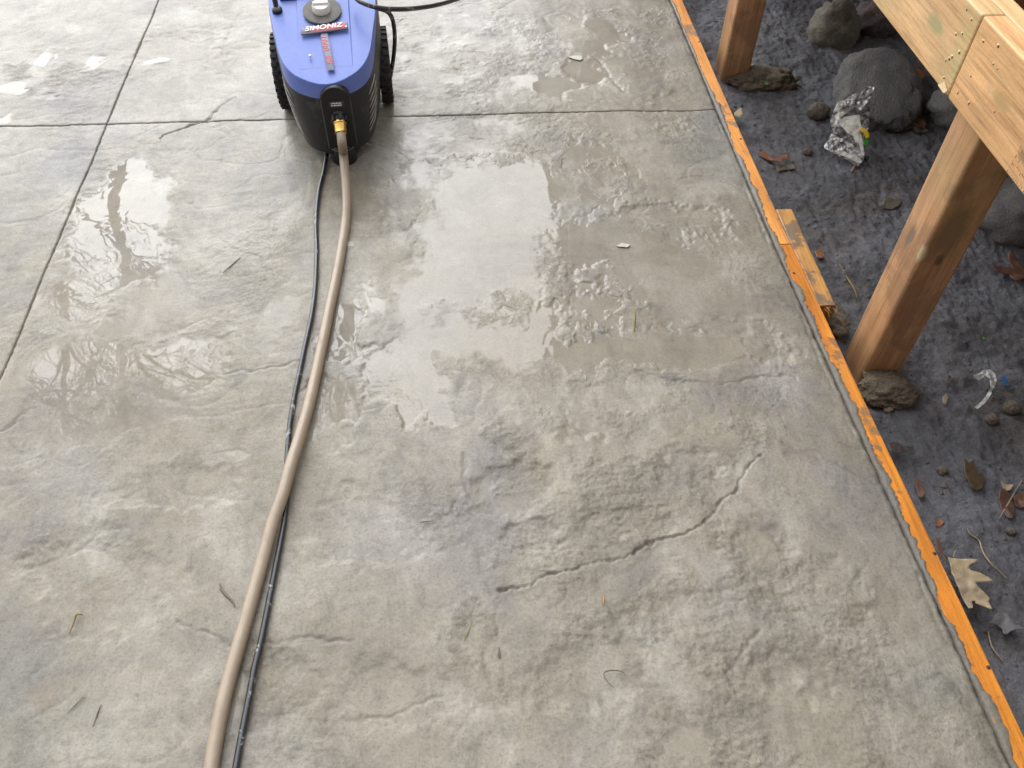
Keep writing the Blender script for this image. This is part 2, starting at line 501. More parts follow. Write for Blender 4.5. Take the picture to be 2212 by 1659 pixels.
HOLLOWS = [ell(*q) for q in (
    (1110, 1060, 118, 64, .35), (1120, 1065, 100, 52, .35), (1255, 905, 62, 42, .7), (1490, 1010, 75, 45, .6), (1470, 1325, 130, 62, .6), (1690, 1440, 70, 80, .6), (1160, 1150, 80, 40, .3, .7), (1320, 1130, 120, 40, .3, .7), (1290, 1450, 150, 90, .4, .8), (1640, 1180, 80, 70, .7),
    (880, 1500, 190, 90, .4, .6), (600, 1480, 120, 70, .4, .6), (230, 1250, 180, 110, .4, .6), (800, 1150, 160, 90, .4, .6), (1560, 740, 160, 60, .3), (1400, 480, 160, 60, .3), (420, 1050, 150, 50, .4, .6), (700, 130, 90, 40, .4), (380, 110, 120, 50, .4, .6), (1780, 1290, 90, 90, .4, .6), (1500, 230, 130, 50, .4, .7))]
TANS = [ell(*q) for q in ((205, 130, 20, 13), (100, 1500, 55, 45, .8, .5), (1290, 350, 60, 55, .8, .35), (1630, 1175, 46, 46, .6, .45), (1492, 1605, 36, 30, .5, .5), (1265, 150, 55, 40, .6, .5), (1375, 150, 60, 35, .7, .3), (1035, 1060, 26, 60, .9, .4), (860, 620, 40, 60, .9, .3))]
VEINS = [([G(*q) for q in pl], wd, dp) for pl, wd, dp in (
    ([(1075, 1272), (1110, 1268), (1150, 1262), (1185, 1240), (1230, 1225), (1290, 1218), (1340, 1205), (1400, 1175), (1450, 1165), (1500, 1140), (1530, 1115), (1560, 1090), (1590, 1060), (1603, 1030), (1640, 980)], .0021, .0058),
    ([(345, 300), (390, 280), (440, 262), (465, 240), (490, 220), (505, 210)], .0034, .0046),
    ([(400, 822), (440, 812), (520, 805), (590, 797), (650, 785)], .0032, .0024),
    ([(385, 1345), (430, 1365), (500, 1390), (600, 1385), (700, 1380), (760, 1386)], .0032, .0022),
    ([(150, 1200), (200, 1160), (225, 1130), (240, 1105)], .0028, .0022),
    ([(1240, 470), (1280, 457), (1310, 430)], .0034, .0026), ([(1370, 800), (1450, 820), (1560, 830), (1640, 810), (1720, 815)], .0034, .0024),
    ([(1440, 388), (1500, 380), (1550, 385), (1600, 410)], .0028, .0018), ([(1690, 960), (1750, 985), (1830, 1010), (1880, 1042)], .0034, .0024),
    ([(1850, 130), (1880, 170)], .003, .002), ([(1290, 130), (1320, 165), (1345, 200)], .0040, .0030),
    ([(523, 16), (500, 60), (478, 112), (490, 150), (515, 175)], .0030, .0018), ([(0, 930), (60, 890), (120, 850)], .0030, .0022),
    ([(1005, 985), (1000, 1030), (1020, 1070), (1048, 1105)], .0040, .0020), ([(1560, 1260), (1600, 1240)], .003, .002), ([(1590, 1500), (1570, 1450), (1600, 1400), (1640, 1370)], .004, .003),
    ([(1220, 880), (1230, 920), (1262, 935)], .0035, .002), ([(1500, 540), (1580, 560), (1700, 600)], .003, .0014), ([(760, 1560), (860, 1540), (950, 1500)], .003, .0018), ([(60, 1560), (120, 1520), (170, 1490)], .003, .0014),
    ([(1040, 1410), (1052, 1440), (1060, 1470)], .0032, .0022), ([(1460, 155), (1520, 150), (1600, 165)], .003, .0018), ([(930, 300), (1000, 290), (1080, 310)], .003, .002), ([(620, 640), (560, 560), (480, 520)], .003, .0012))]

def patch_mask(L, X, Y, wob=.5):
    out = np.zeros_like(X)
    wx = PA.fbm(X*7, Y*7, 4); wy = PB.fbm(X*7, Y*7, 4)
    fine = PC.fbm(X*45, Y*45, 3)
    for (cx, cy, rx, ry, soft, k) in L:
        d = np.sqrt(((X-cx)/rx)**2 + ((Y-cy)/ry)**2)
        near = d < 2.2
        if not near.any(): continue
        dd = d + wob*wx*.9 + wob*.35*fine
        if rx < .09: dd = dd + .75*PB.fbm((X-cx)*.9/rx+cx*31, (Y-cy)*.9/ry+cy*17, 3)
        out = np.maximum(out, k*(1-sstep(1-soft, 1+soft*.3, dd)))
    return out

def seg_dist(X, Y, pl):
    best = np.full(X.shape, 9.0); side = np.zeros(X.shape)
    for a, b in zip(pl[:-1], pl[1:]):
        dx, dy = b.x-a.x, b.y-a.y
        L2 = dx*dx+dy*dy
        t = np.clip(((X-a.x)*dx+(Y-a.y)*dy)/L2, 0, 1)
        ex, ey = X-(a.x+t*dx), Y-(a.y+t*dy)
        d = np.hypot(ex, ey)
        m = d < best
        best = np.where(m, d, best)
        side = np.where(m, np.sign(ex*dy-ey*dx), side)
    return best, side

def slab_fields(X, Y):
    pud = patch_mask(PUDDLES, X, Y, .6)
    isl = patch_mask(ISLANDS, X, Y, 1.1)
    pud = pud*(1-isl*sstep(-.35, .1, PD.fbm(X*26, Y*26, 3)))
    film = patch_mask(FILMS, X, Y, .8)
    gr = np.maximum(patch_mask(GRAINS, X, Y, 1.0), isl)
    isl0 = isl
    gr = np.clip(gr*sstep(-.25, .25, PD.fbm(X*9, Y*9, 3)) + .45*sstep(.12, .4, PA.fbm(X*3.3+9, Y*3.3, 4)), 0, 1)
    tn = patch_mask(TANS, X, Y, .6)
    # stamped slate relief
    lo = .0034*PA.fbm(X*1.7, Y*1.7, 2) + .0026*PB.fbm(X*5.5, Y*5.5, 3)
    wx = X + .03*PB.fbm(X*4, Y*4, 3); wy = Y + .03*PC.fbm(X*4, Y*4, 3)
    rid = np.abs(PC.fbm(wx*3.1, wy*4.0, 3))
    lo = lo - .0007*np.exp(-(rid/.03)**2)
    ter = PD.fbm(wx*4.5, wy*3.2, 3); ter = ter*5
    ter = (np.floor(ter) + sstep(.55, 1.0, ter-np.floor(ter)))/5
    lo = lo + .0030*ter
    g1 = PB.fbm(X*34+Y*12, Y*46-X*10, 4, .72); g2 = PC.fbm(X*125+Y*40, Y*150, 2)
    h = lo + gr*(.0023*g1*(1-.75*isl0) + .0013*g2) + (1-gr)*(.0004*g1)
    hol = patch_mask(HOLLOWS, X, Y, .7)
    h = h - .0055*hol
    vein = np.zeros_like(X)
    jx = X + .010*PA.fbm(X*16, Y*16, 3) + .0048*PC.fbm(X*60, Y*60, 3)
    jy = Y + .010*PD.fbm(X*16, Y*16, 3) + .0048*PB.fbm(X*60, Y*60, 3)
    vary = sstep(-.40, .10, PA.fbm(X*13+3, Y*13, 3)); vary2 = sstep(-.4, .5, PC.fbm(X*42, Y*42, 3))
    for pl, wd, dp in VEINS:
        x0 = min(p.x for p in pl)-.05; x1 = max(p.x for p in pl)+.05; y0 = min(p.y for p in pl)-.05; y1 = max(p.y for p in pl)+.05
        if X.max() < x0 or X.min() > x1 or Y.max() < y0 or Y.min() > y1: continue
        d, sd_ = seg_dist(jx, jy, pl)
        core = np.exp(-(d/(wd*(.55+.9*vary2)))**2)*(.5+.5*vary)
        h = h - dp*core + (.08 if dp > .004 else .04)*dp*np.exp(-((d-wd*2.2)/(wd*2.2))**2)*(sd_ > 0)
        vein = np.maximum(vein, core*min(1.0, dp/.006))
    h = h*(1-pud) + (lo*.07 - .0008)*pud
    return h, pud, gr, vein, tn, film

slab = box('concrete_slab', (-3.4, .735), (-1.0, 5.6), (-.20, -.022), JOINT, None, 0.0)
tag(slab, kind='structure')
GAP = .0017
def panel(xr, yr, fx, fy, fine, label):
    xs = spaced(xr[0], xr[1], fx[0], fx[1], fine, .06)
    ys = spaced(yr[0], yr[1], fy[0], fy[1], fine, .06)
    X, Y = np.meshgrid(xs, ys)
    if yr[1] > 1.9 and yr[1] < 2.3:
        t = (Y-yr[0])/(yr[1]-yr[0]); Y = yr[0] + t*(joint_y(X)-GAP-yr[0])
    elif 1.9 < yr[0] < 2.3:
        t = (Y-yr[0])/(yr[1]-yr[0]); y0 = joint_y(X)+GAP; Y = y0 + t*(yr[1]-y0)
    right = xr[1] > 0
    t = (X-xr[0])/(xr[1]-xr[0])
    x0 = joint_x(Y)+GAP if right else xr[0]+0*Y
    x1 = edge_in(Y)-.0015+.002*PA.fbm(Y*30, Y*0, 3) if right else joint_x(Y)-GAP
    X = x0 + t*(x1-x0)
    h, pud, gr, vein, tn, film = slab_fields(X, Y)
    # worn joint edges, and the tooled round along the form
    dj = np.minimum(np.abs(X-joint_x(Y))-GAP, np.abs(Y-joint_y(X))-GAP)
    h = h - .0020*np.exp(-np.clip(dj, 0, 1)/.0030)*(.6+.8*PB.fbm(X*80, Y*80, 2))
    if right:
        de = np.clip(edge_in(Y)-X, 0, 1)
        damp = sstep(.0, .10, de)
        h = h*(.25+.75*damp)
        wob = de + .0045*PA.fbm(Y*7, Y*0+6, 3) + .0030*PC.fbm(X*60, Y*45, 3)
        h = h - .012*np.exp(-(np.clip(de+.004*PB.fbm(Y*38, Y*0+2, 3), 0, 1)/.0045)**1.5)
        h = h - .0022*np.exp(-((wob-.016)/.0045)**2)*sstep(-.35, .35, PB.fbm(Y*6, Y*0+11, 3)) + .0016*np.exp(-(de/.030)**2)*PC.fbm(X*75, Y*75, 3)
        pud = pud*damp; film = film*damp
        vein = np.maximum(vein, .75*np.exp(-((wob-.006)/.0060)**2)*sstep(-.5, .3, PA.fbm(Y*11, Y*0+3, 3)))
    o = grid_mesh('slab_panel', X, Y, h, CONC, slab, dict(puddle=pud, grain=gr, vein=vein, tan=tn, film=film), skirt=-.03)
    o['label'] = label
panel((-.935, .757), (-1.0, 2.077), (-.935, .757), (.30, 2.077), .0026, 'large slab panel under the hose')
panel((-.935, .757), (2.077, 5.6), (-.935, .757), (2.077, 2.98), .0042, 'slab panel under and behind the pressure washer')
panel((-3.4, -.935), (-1.0, 2.077), (-1.28, -.935), (1.10, 2.077), .0045, 'slab panel at the left edge, nearer')
panel((-3.4, -.935), (2.077, 5.6), (-1.66, -.935), (2.077, 3.16), .0045, 'slab panel at the top left')

# cement smeared over the inner half of the form
ys = np.arange(-.9, 4.4, .004)
wv = .0125 + .020*PA.fbm(ys*4.5, ys*0+2, 3) + .010*PB.fbm(ys*24, ys*0+5, 2) + .0055*PC.fbm(ys*95, ys*0+5, 3, .75)
wv = np.clip(np.where(ys > 2.1, wv*.6, wv), .0012, .030)
rows = []
for k, (f, hz) in enumerate(((-.004, -.012), (.12, -.0044), (.5, -.0026), (.85, -.0030), (1.0, -.0046))):
    rows.append((edge_in(ys)-.001+wv*f, ys, hz + .0011*PC.fbm(ys*42+k*7, ys*0+k, 3)*(1 if k in (1, 2, 3) else 0)))
rows[1] = (rows[1][0] + .0022*PA.fbm(ys*33, ys*0+9, 3), rows[1][1], rows[1][2])
rows[2] = (rows[2][0] + .0022*PB.fbm(ys*33, ys*0+9, 3), rows[2][1], rows[2][2])
Xs = np.stack([r[0] for r in rows], 1); Ys = np.stack([r[1] for r in rows], 1); Zs = np.stack([r[2] for r in rows], 1)
zz = np.zeros_like(Xs)
grid_mesh('cement_smear', Xs, Ys, Zs, CONC, slab, dict(puddle=zz, grain=zz+.7, vein=zz+.42, tan=zz, film=zz))

# ------------------------------------------------------------------ form boards and stake
ORANGE = mat_wood('orange_form_wood', (.74, .29, .034), (.52, .165, .018), 'Y', 1.0, .42, stain=((.17, .11, .065), 12, .57, .8), seed=2.0, coat=.35, band=4)
ORANGE2 = mat_wood('weathered_form_wood', (.70, .30, .06), (.55, .20, .034), 'Y', 1.0, .5, stain=((.17, .125, .09), 16, .555, .75), seed=5.0, coat=.2, band=4)
STAKEW = mat_wood('split_stake_wood', (.60, .33, .09), (.42, .19, .05), 'Y', 1.0, .55, stain=((.13, .10, .075), 10, .52, .8), seed=8.0, coat=.2, band=6)
def form_board(y0, y1, mat, label):
    ys = np.arange(y0, y1+.001, .02); ys[-1] = y1
    V, Fc = [], []
    for i, y in enumerate(ys):
        xo = float(edge_out(y)); xi = xo-.038
        jz = .0008*float(PA(np.array(y*30.0), np.array(.5)))
        prof = [(xi, -.13), (xi, -.0062), (xi+.002, -.0043), (xo-.0025, -.0043), (xo, -.0068), (xo, -.13)]
        V += [(x, y, z+jz if z > -.1 else z) for x, z in prof]
    n = 6
    for i in range(len(ys)-1):
        for k in range(n):
            k2 = (k+1) % n
            Fc.append((i*n+k, i*n+k2, (i+1)*n+k2, (i+1)*n+k))
    Fc.append(tuple(range(n))); Fc.append(tuple((len(ys)-1)*n+k for k in range(n)))
    o = mk('form_board', V, Fc, mat)
    tag(o, label, 'board', 'form boards along the slab edge')
    return o
fb1 = form_board(-.95, 1.4745, ORANGE, 'nearer bright orange form board edging the wet slab')
fb2 = form_board(1.4775, 4.4, ORANGE2, 'farther, more cement-stained orange form board edging the slab')
NAIL = mat_plain('rusty_nail', (.05, .028, .02), .7, .3, 200, .2)
for (px, py, pa) in ((2068, 1192, fb1), (2152, 1440, fb1), (1880, 985, fb1), (1826, 855, fb1), (1715, 590, fb1), (1515, 90, fb2), (1600, 300, fb2)):
    p = G(px, py, -.004)
    lathe('nail_head', [(.0001, .0005), (.0032, .0007), (.0030, -.003), (.0001, -.003)], NAIL, pa, 10, 'Z', (min(max(p.x, float(edge_in(p.y))+.008), float(edge_out(p.y))-.006), p.y, -.0043))

# broken stake lying against the outside of the form
a0 = G(1682, 455, -.012); a1 = G(1773, 658, -.012)
st = empty('wooden_stake', (a0.x, a0.y, -.06))
bm = bmesh.new()
nst = 30; rows_ = []
for i in range(nst+1):
    t = i/nst
    y = a0.y + (a1.y-a0.y)*t
    xi = float(edge_out(y))+.0025 + .002*t; wd = .043 - .003*t
    top = -.007 - .008*t + .0012*mnoise.noise((0, y*40, 0)); 
    sp = .004*max(0, (t-.9)*10)*mnoise.noise((3, i*7.7, 1))
    prof = [(xi, -.14), (xi, top-.002), (xi+.003, top), (xi+wd*.5, top+.0015*mnoise.noise((y*30, 2, 0))), (xi+wd-.004, top-.001), (xi+wd, top-.005), (xi+wd, -.14)]
    rows_.append([bm.verts.new((x-a0.x, y-a0.y+sp, z+.06)) for x, z in prof])
for i in range(nst):
    for k in range(7):
        k2 = (k+1) % 7
        bm.faces.new((rows_[i][k], rows_[i][k2], rows_[i+1][k2], rows_[i+1][k]))
bm.faces.new(rows_[0]); bm.faces.new(rows_[-1][::-1])
from_bm('stake_body', bm, STAKEW, st)
rs = random.Random(5)
for i in range(7):
    b0 = Vector((a1.x-a0.x+.008+rs.random()*.028, a1.y-a0.y+.01, .026+rs.random()*.012))
    b1 = b0 + Vector((rs.uniform(-.003, .012), -rs.uniform(.012, .034), rs.uniform(-.012, .004)))
    tube('splinter', [b0, (b0+b1)/2+Vector((rs.uniform(-.003, .003), 0, .002)), b1], [.0022, .0016, .0004], STAKEW, st, 5)
tag(st, 'short weathered wooden stake with a splintered end beside the form board', 'stake')

# ------------------------------------------------------------------ mud under the deck
def mud_z(X, Y):
    X = np.asarray(X, float); Y = np.asarray(Y, float)
    z = -.122 + .020*PA.fbm(X*2.2, Y*2.2, 3) + .010*PB.fbm(X*8, Y*8, 4, .6)
    de = np.clip(X-.80, 0, 9)
    z = z + .030*np.exp(-(de/.10)**2)*(.4+PC.fbm(X*5, Y*5+2, 3)) + .02*sstep(1.5, 2.2, X)
    return z
def mud_fine(X, Y):
    return .0048*PC.fbm(X*24, Y*24, 4, .68) + .0040*PD.fbm(X*62, Y*62, 3, .7)
def mudh(x, y): return float(mud_z(np.array([[x]]), np.array([[y]]))[0, 0])
xs = spaced(.775, 4.2, .775, 2.05, .0050, .06); ys = spaced(-1.2, 7.0, .40, 3.15, .0062, .08)
X, Y = np.meshgrid(xs, ys)
Z = mud_z(X, Y) + mud_fine(X, Y)
mud = grid_mesh('mud', X, Y, Z, MUD)
tag(mud, kind='structure')

def rock(name, cx, cy, size, seed, mat, label=None, rz=0.0, sink=.35, rough=.22, cat='rock', group=None, parent=None, zoff=0.0, flat=0.0, sub=4, tilt=(0, 0)):
    p = G(cx, cy, -.115)
    bm = bmesh.new(); bmesh.ops.create_icosphere(bm, subdivisions=sub, radius=1)
    for v in bm.verts:
        n = v.co.copy()
        d = 1 + rough*(mnoise.fractal(n*1.1+Vector((seed, seed*2, 0)), .9, 2.1, 4)) + rough*.40*mnoise.fractal(n*4.5+Vector((0, seed, 1)), .7, 2, 4) + (rough*.20*mnoise.fractal(n*14+Vector((seed, 3, 1)), .6, 2, 3) if sub > 3 else 0)
        q = n*d
        if flat: q.z = q.z if q.z < flat else flat+(q.z-flat)*.25
        v.co = Vector((q.x*size[0], q.y*size[1], q.z*size[2]))
    bmesh.ops.rotate(bm, verts=bm.verts, cent=(0, 0, 0), matrix=Matrix.Rotation(tilt[0], 3, 'X') @ Matrix.Rotation(tilt[1], 3, 'Y'))
    o = from_bm(name, bm, mat, parent, True)
    z = mudh(p.x, p.y)
    o.location = (p.x, p.y, z + size[2]*(1-2*sink) + zoff) if parent is None else (p.x-parent.location.x, p.y-parent.location.y, 0)
    o.rotation_euler = (0, 0, rz)
    if label: tag(o, label, cat, group)
    return o
GREYS = mat_stone('grey_field_stone', (.115, .113, .115), (.175, .162, .148), 1.0)
BROWNS = mat_stone('brown_field_stone', (.105, .075, .052), (.16, .13, .095), 4.0)
TANS_ = mat_stone('tan_lichen_stone', (.21, .19, .135), (.11, .088, .068), 9.0)
REDS = mat_stone('reddish_stone', (.13, .07, .062), (.09, .075, .075), 13.0)
CLOD = mat_stone('mud_clod', (.135, .102, .066), (.18, .145, .10), 17.0, .8)
PALE = mat_stone('pale_pebble', (.20, .165, .125), (.13, .10, .075), 21.0)
rock('boulder', 1800, 75, (.090, .085, .085), 3.1, TANS_, 'rounded tan boulder mottled pale, behind the big grey rock', sink=.3)
rock('boulder', 1888, 55, (.075, .08, .06), 7.7, REDS, 'dark reddish boulder half hidden right of the tan boulder', sink=.3)
rock('rock', 1893, 215, (.135, .175, .080), 12.4, GREYS, 'big flat-topped grey rock behind the crumpled wrapper', rz=-.25, sink=.35, rough=.16, flat=.55, tilt=(.22, -.05), sub=5)
rock('rock', 2090, 255, (.12, .13, .07), 21.9, GREYS, 'grey rock in shadow under the rim board seam', sink=.35)
rock('rock', 2180, 480, (.105, .11, .075), 31.9, GREYS, 'dark grey rock behind the near deck post at the right edge', sink=.3)
rock('stone', 1768, 243, (.034, .030, .028), 41.2, BROWNS, 'small round brown stone left of the crumpled wrapper', cat='stone', sink=.2, rough=.12)
rock('mud_clod', 1912, 846, (.066, .050, .040), 51.0, CLOD, 'brown lump of wet soil at the foot of the near post', cat='clod', sink=.36, rough=.26, sub=5)
rock('mud_clod', 1650, 172, (.10, .055, .035), 55.0, CLOD, 'low brown clod of soil at the foot of the far post', cat='clod', sink=.42, rough=.32, sub=5)
rock('mud_clod', 1790, 700, (.035, .05, .03), 58.0, CLOD, 'brown clod wedged beyond the splintered end of the stake', cat='clod', sink=.2, rough=.35)
rock('pebble', 2186, 881, (.019, .017, .016), 61.0, BROWNS, 'brown pebble, larger of the pair below the white plastic scrap', cat='pebble', sink=.2, sub=3)
rock('pebble', 2145, 901, (.015, .013, .011), 63.0, PALE, 'tan pebble, smaller of the pair below the white plastic scrap', cat='pebble', sink=.2, sub=3)
rock('pebble', 1743, 332, (.013, .012, .010), 65.0, BROWNS, 'small brown pebble lying left of the wrapper, below the round stone', cat='pebble', sink=.2, sub=3)
rock('pebble', 2037, 1014, (.011, .010, .008), 67.0, PALE, 'small tan pebble between the form board and the brown leaf', cat='pebble', sink=.2, sub=3)
rock('pebble', 2041, 1048, (.007, .007, .005), 69.0, PALE, 'tiny pinkish pebble just below the small tan pebble', cat='pebble', sink=.2, sub=2)
rock('pebble', 2188, 1143, (.010, .009, .008), 71.0, PALE, 'pale pebble beside the reddish leaf at the right edge', cat='pebble', sink=.2, sub=3)
rock('pebble', 1918, 885, (.010, .008, .007), 73.0, mat_stone('cream_pebble', (.36, .31, .22), (.22, .16, .09), 3.0), 'cream and brown pebble in front of the soil lump', cat='pebble', sink=.15, sub=3)

# crumbs of soil: uncountable
rs = random.Random(11)
tmp = bmesh.new(); bmesh.ops.create_icosphere(tmp, subdivisions=1, radius=1)
tv = np.array([v.co[:] for v in tmp.verts]); tf = np.array([[v.index for v in f.verts] for f in tmp.faces]); tmp.free()
nr = np.random.RandomState(11); NC = 11000
cx_ = .81 + nr.rand(NC)**1.25*1.3; cy_ = nr.uniform(.40, 3.1, NC); rr_ = .0010 + .0046*nr.rand(NC)**6
zc = mud_z(cx_, cy_) + mud_fine(cx_, cy_) - rr_*.25
cv = tv[None]*(rr_[:, None, None]*nr.uniform(.65, 1.35, (NC, 1, 3))*np.array([1, 1, .7]))*nr.uniform(.75, 1.25, (NC, len(tv), 1)) + np.stack([cx_, cy_, zc], -1)[:, None]
cf = tf[None] + (np.arange(NC)*len(tv))[:, None, None]
me = bpy.data.meshes.new('soil_crumbs')
me.vertices.add(NC*len(tv)); me.vertices.foreach_set('co', cv.astype(np.float32).ravel())
cf = cf.reshape(-1, 3); me.loops.add(cf.size); me.loops.foreach_set('vertex_index', cf.astype(np.int32).ravel())
me.polygons.add(len(cf)); me.polygons.foreach_set('loop_start', np.arange(0, cf.size, 3, dtype=np.int32)); me.update(calc_edges=True)
cr = link('soil_crumbs', me, MUD)
tag(cr, 'loose crumbs of wet soil strewn over the mud', 'soil', kind='stuff')

# ------------------------------------------------------------------ deck
POSTW = mat_wood('brown_post_wood', (.56, .315, .155), (.43, .225, .10), 'Z', 1.0, .5, seed=3.0, coat=.12, band=5, green=.25,
                 knots=[((.8725, 1.190, .250), .013, (.16, .115, .08)), ((.8745, 1.141, .247), .010, (.42, .36, .20)), ((.9136, 1.137, .234), .008, (.07, .055, .03)), ((.91, 1.137, .30), .03, (.20, .13, .06))], stain=((.20, .11, .06), 5, .55, .5))
RIMW = mat_wood('treated_rim_wood', (.76, .49, .245), (.66, .39, .175), 'Y', 1.0, .5, seed=6.0, coat=.08, band=5, green=.55,
                knots=[((.838, 1.33, .60), .014, (.33, .31, .13)), ((.838, 1.12, .585), .010, (.30, .17, .07)), ((.838, 1.46, .64), .008, (.2, .16, .08))])
RIMW2 = mat_wood('treated_rim_wood_brown', (.73, .43, .20), (.62, .335, .14), 'Y', 1.0, .5, seed=15.0, coat=.08, band=6, green=.25,
                 knots=[((.838, 1.085, .60), .012, (.42, .27, .11)), ((.838, .98, .57), .009, (.28, .16, .07))])
DECKW = mat_wood('deck_board_wood', (.46, .27, .12), (.36, .19, .08), 'Y', 1.0, .55, seed=22.0, band=6)
JOISTW = mat_wood('joist_wood', (.44, .26, .12), (.34, .18, .08), 'X', 1.0, .55, seed=27.0, band=6)
deck = empty('deck', (.95, 1.2, -.12))
def dpart(name, x, y, z, mat, parent=deck, bev=.004, label=None):
    bm = box_bm((x[0]-.95, x[1]-.95), (y[0]-1.2, y[1]-1.2), (z[0]+.12, z[1]+.12), bev, 3)
    # grain follows world metres: keep texture space on the object itself
    o = from_bm(name, bm, mat, parent)
    o.location = (0, 0, 0)
    if label: o['label'] = label
    return o
# texture space for deck parts is the deck's own origin: shift materials' knots accordingly
for mt in (POSTW, RIMW, RIMW2, DECKW, JOISTW):
    for n in mt.node_tree.nodes:
        if n.type == 'VECT_MATH':
            src = n.inputs[0].links[0].from_node
            sc = src.inputs['Scale'].default_value
            v = n.inputs[1].default_value
            n.inputs[1].default_value = (v[0]-.95*sc[0], v[1]-1.2*sc[1], v[2]+.12*sc[2])
SEAM = 1.216
dpart('post', (.8725, .9615), (1.137, 1.226), (-.26, .528), POSTW, bev=.007, label='near deck post, brown with a grey knot and soil at its foot')
dpart('post', (.8725, .9615), (2.405, 2.494), (-.26, .528), POSTW, bev=.007, label='far deck post at the top of the picture')
dpart('post', (.8725, .9615), (4.2, 4.289), (-.26, .528), POSTW, bev=.007)
dpart('post', (.8725, .9615), (-.45, -.361), (-.26, .528), POSTW, bev=.007)
rbA = dpart('rim_board', (.838, .876), (SEAM+.0012, 5.3), (.53, .67), RIMW, bev=.004, label='paler rim board with greenish knots, beyond the seam')
rbB = dpart('rim_board', (.838, .876), (-1.2, SEAM-.0012), (.5295, .6702), RIMW2, bev=.004, label='browner rim board with a faded ink stamp')
dpart('inner_rim_board', (.8775, .9135), (-1.2, 5.3), (.53, .6693), RIMW, bev=.004)
for y in np.arange(-1.0, 5.3, .406):
    if abs(y-1.18) < .08: y += .1
    dpart('joist', (.9145, 3.6), (y, y+.038), (.531, .6690), JOISTW, bev=.002)
x = .985
while x < 3.6:
    dpart('deck_board', (x, x+.138), (-1.2, 5.3), (.6705, .7050), DECKW, bev=.004)
    x += .144
SPLINT = mat_plain('pale_torn_wood', (.80, .60, .36), .7, .2, 200, .3)
HOLE = mat_plain('dark_nail_hole', (.06, .035, .02), .8, .2, 200, .1)
def rimpt(zx, zy):       # point on the outer rim face measured on a detail of the photograph
    return onplane((2764+zx/4.424)*.6777, zy/4.424*.6777, Vector((.838, 0, 0)), Vector((1, 0, 0)))
rs = random.Random(3)
for (zx, zy, s) in ((1405, 145, 1), (1475, 285, 1.1), (1255, 490, 1.2), (1345, 480, 1), (1300, 750, 1.3), (1110, 858, 1), (1160, 840, 1.4), (1200, 810, 1.2), (1085, 1105, 1.2), (1640, 590, 1.1), (1850, 660, 1.4), (1780, 910, .8),
                    (1465, 1080, 1), (1280, 1315, 1.2), (1435, 1460, 1.4), (1800, 1580, .9), (1840, 975, .7)):
    p = rimpt(zx, zy)
    par = rbA if p.y > SEAM else rbB
    loc = (p.x-.95-.0003, p.y-1.2, p.z+.12)
    o = lathe('nail_hole', [(.0001, -.0004), (.0012*s, -.0006), (.0012*s, .002), (.0001, .002)], HOLE, par, 8, 'X', loc)
    V = []
    c = Vector(loc)+Vector((0, .0012*s, .0016*s))
    m_ = 7
    for k in range(m_):
        a = 2*math.pi*k/m_
        r = .0016*s*rs.uniform(.4, 1.3)
        V.append(c+Vector((-.0005-.0006*rs.random(), r*math.cos(a), r*math.sin(a))))
    V.append(c+Vector((-.0016*s, 0, 0)))
    V += [v+Vector((.0015, 0, 0)) for v in V[:m_]]
    Fc = [(k, (k+1) % m_, m_) for k in range(m_)] + [(k, (k+1) % m_, m_+1+(k+1) % m_, m_+1+k) for k in range(m_)]
    mk('torn_fibre', V, Fc, SPLINT, o)
# worn chip at the lower corner of the seam
mk('torn_fibre', [(.838-.95-.001, 1.226-1.2, .531+.12), (.838-.95-.002, 1.219-1.2, .540+.12), (.838-.95-.001, 1.238-1.2, .546+.12), (.838-.95-.0015, 1.252-1.2, .532+.12), (.838-.95+.002, 1.236-1.2, .527+.12)],
   [(0, 1, 2), (0, 2, 3), (0, 3, 4)], SPLINT, rbA)
# faded ink stamp: three rows of small strokes along the board
INK = mat_plain('purple_ink', (.26, .16, .12), .7, .3, 90, 0.0)
bm = bmesh.new()
rs = random.Random(8)
for row, (zx, zy) in enumerate(((865, 870), (970, 680), (1060, 500), (1160, 320))):
    p = onplane((3100+zx/7.54)*.6777, (420+zy/7.54)*.6777, Vector((.838, 0, 0)), Vector((1, 0, 0)))
    for k in range(15):
        y = p.y-.0062*k; z = p.z
        for s_ in range(3):
            yy = y - rs.uniform(0, .0032); z0 = z - rs.uniform(0, .004); ln = rs.uniform(.002, .006)
            if rs.random() < .5: dy, dz = .0007, ln
            else: dy, dz = ln*.7, .0007
            q = [bm.verts.new((.8376-.95-.0000, yy-1.2+a, z0+.12-b)) for a, b in ((0, 0), (-dy, 0), (-dy, dz), (0, dz))]
            bm.faces.new(q)
stp = from_bm('ink_stamp', bm, INK, rbB)
tag(deck, 'raised timber deck on brown posts with double rim boards above the mud', 'deck')

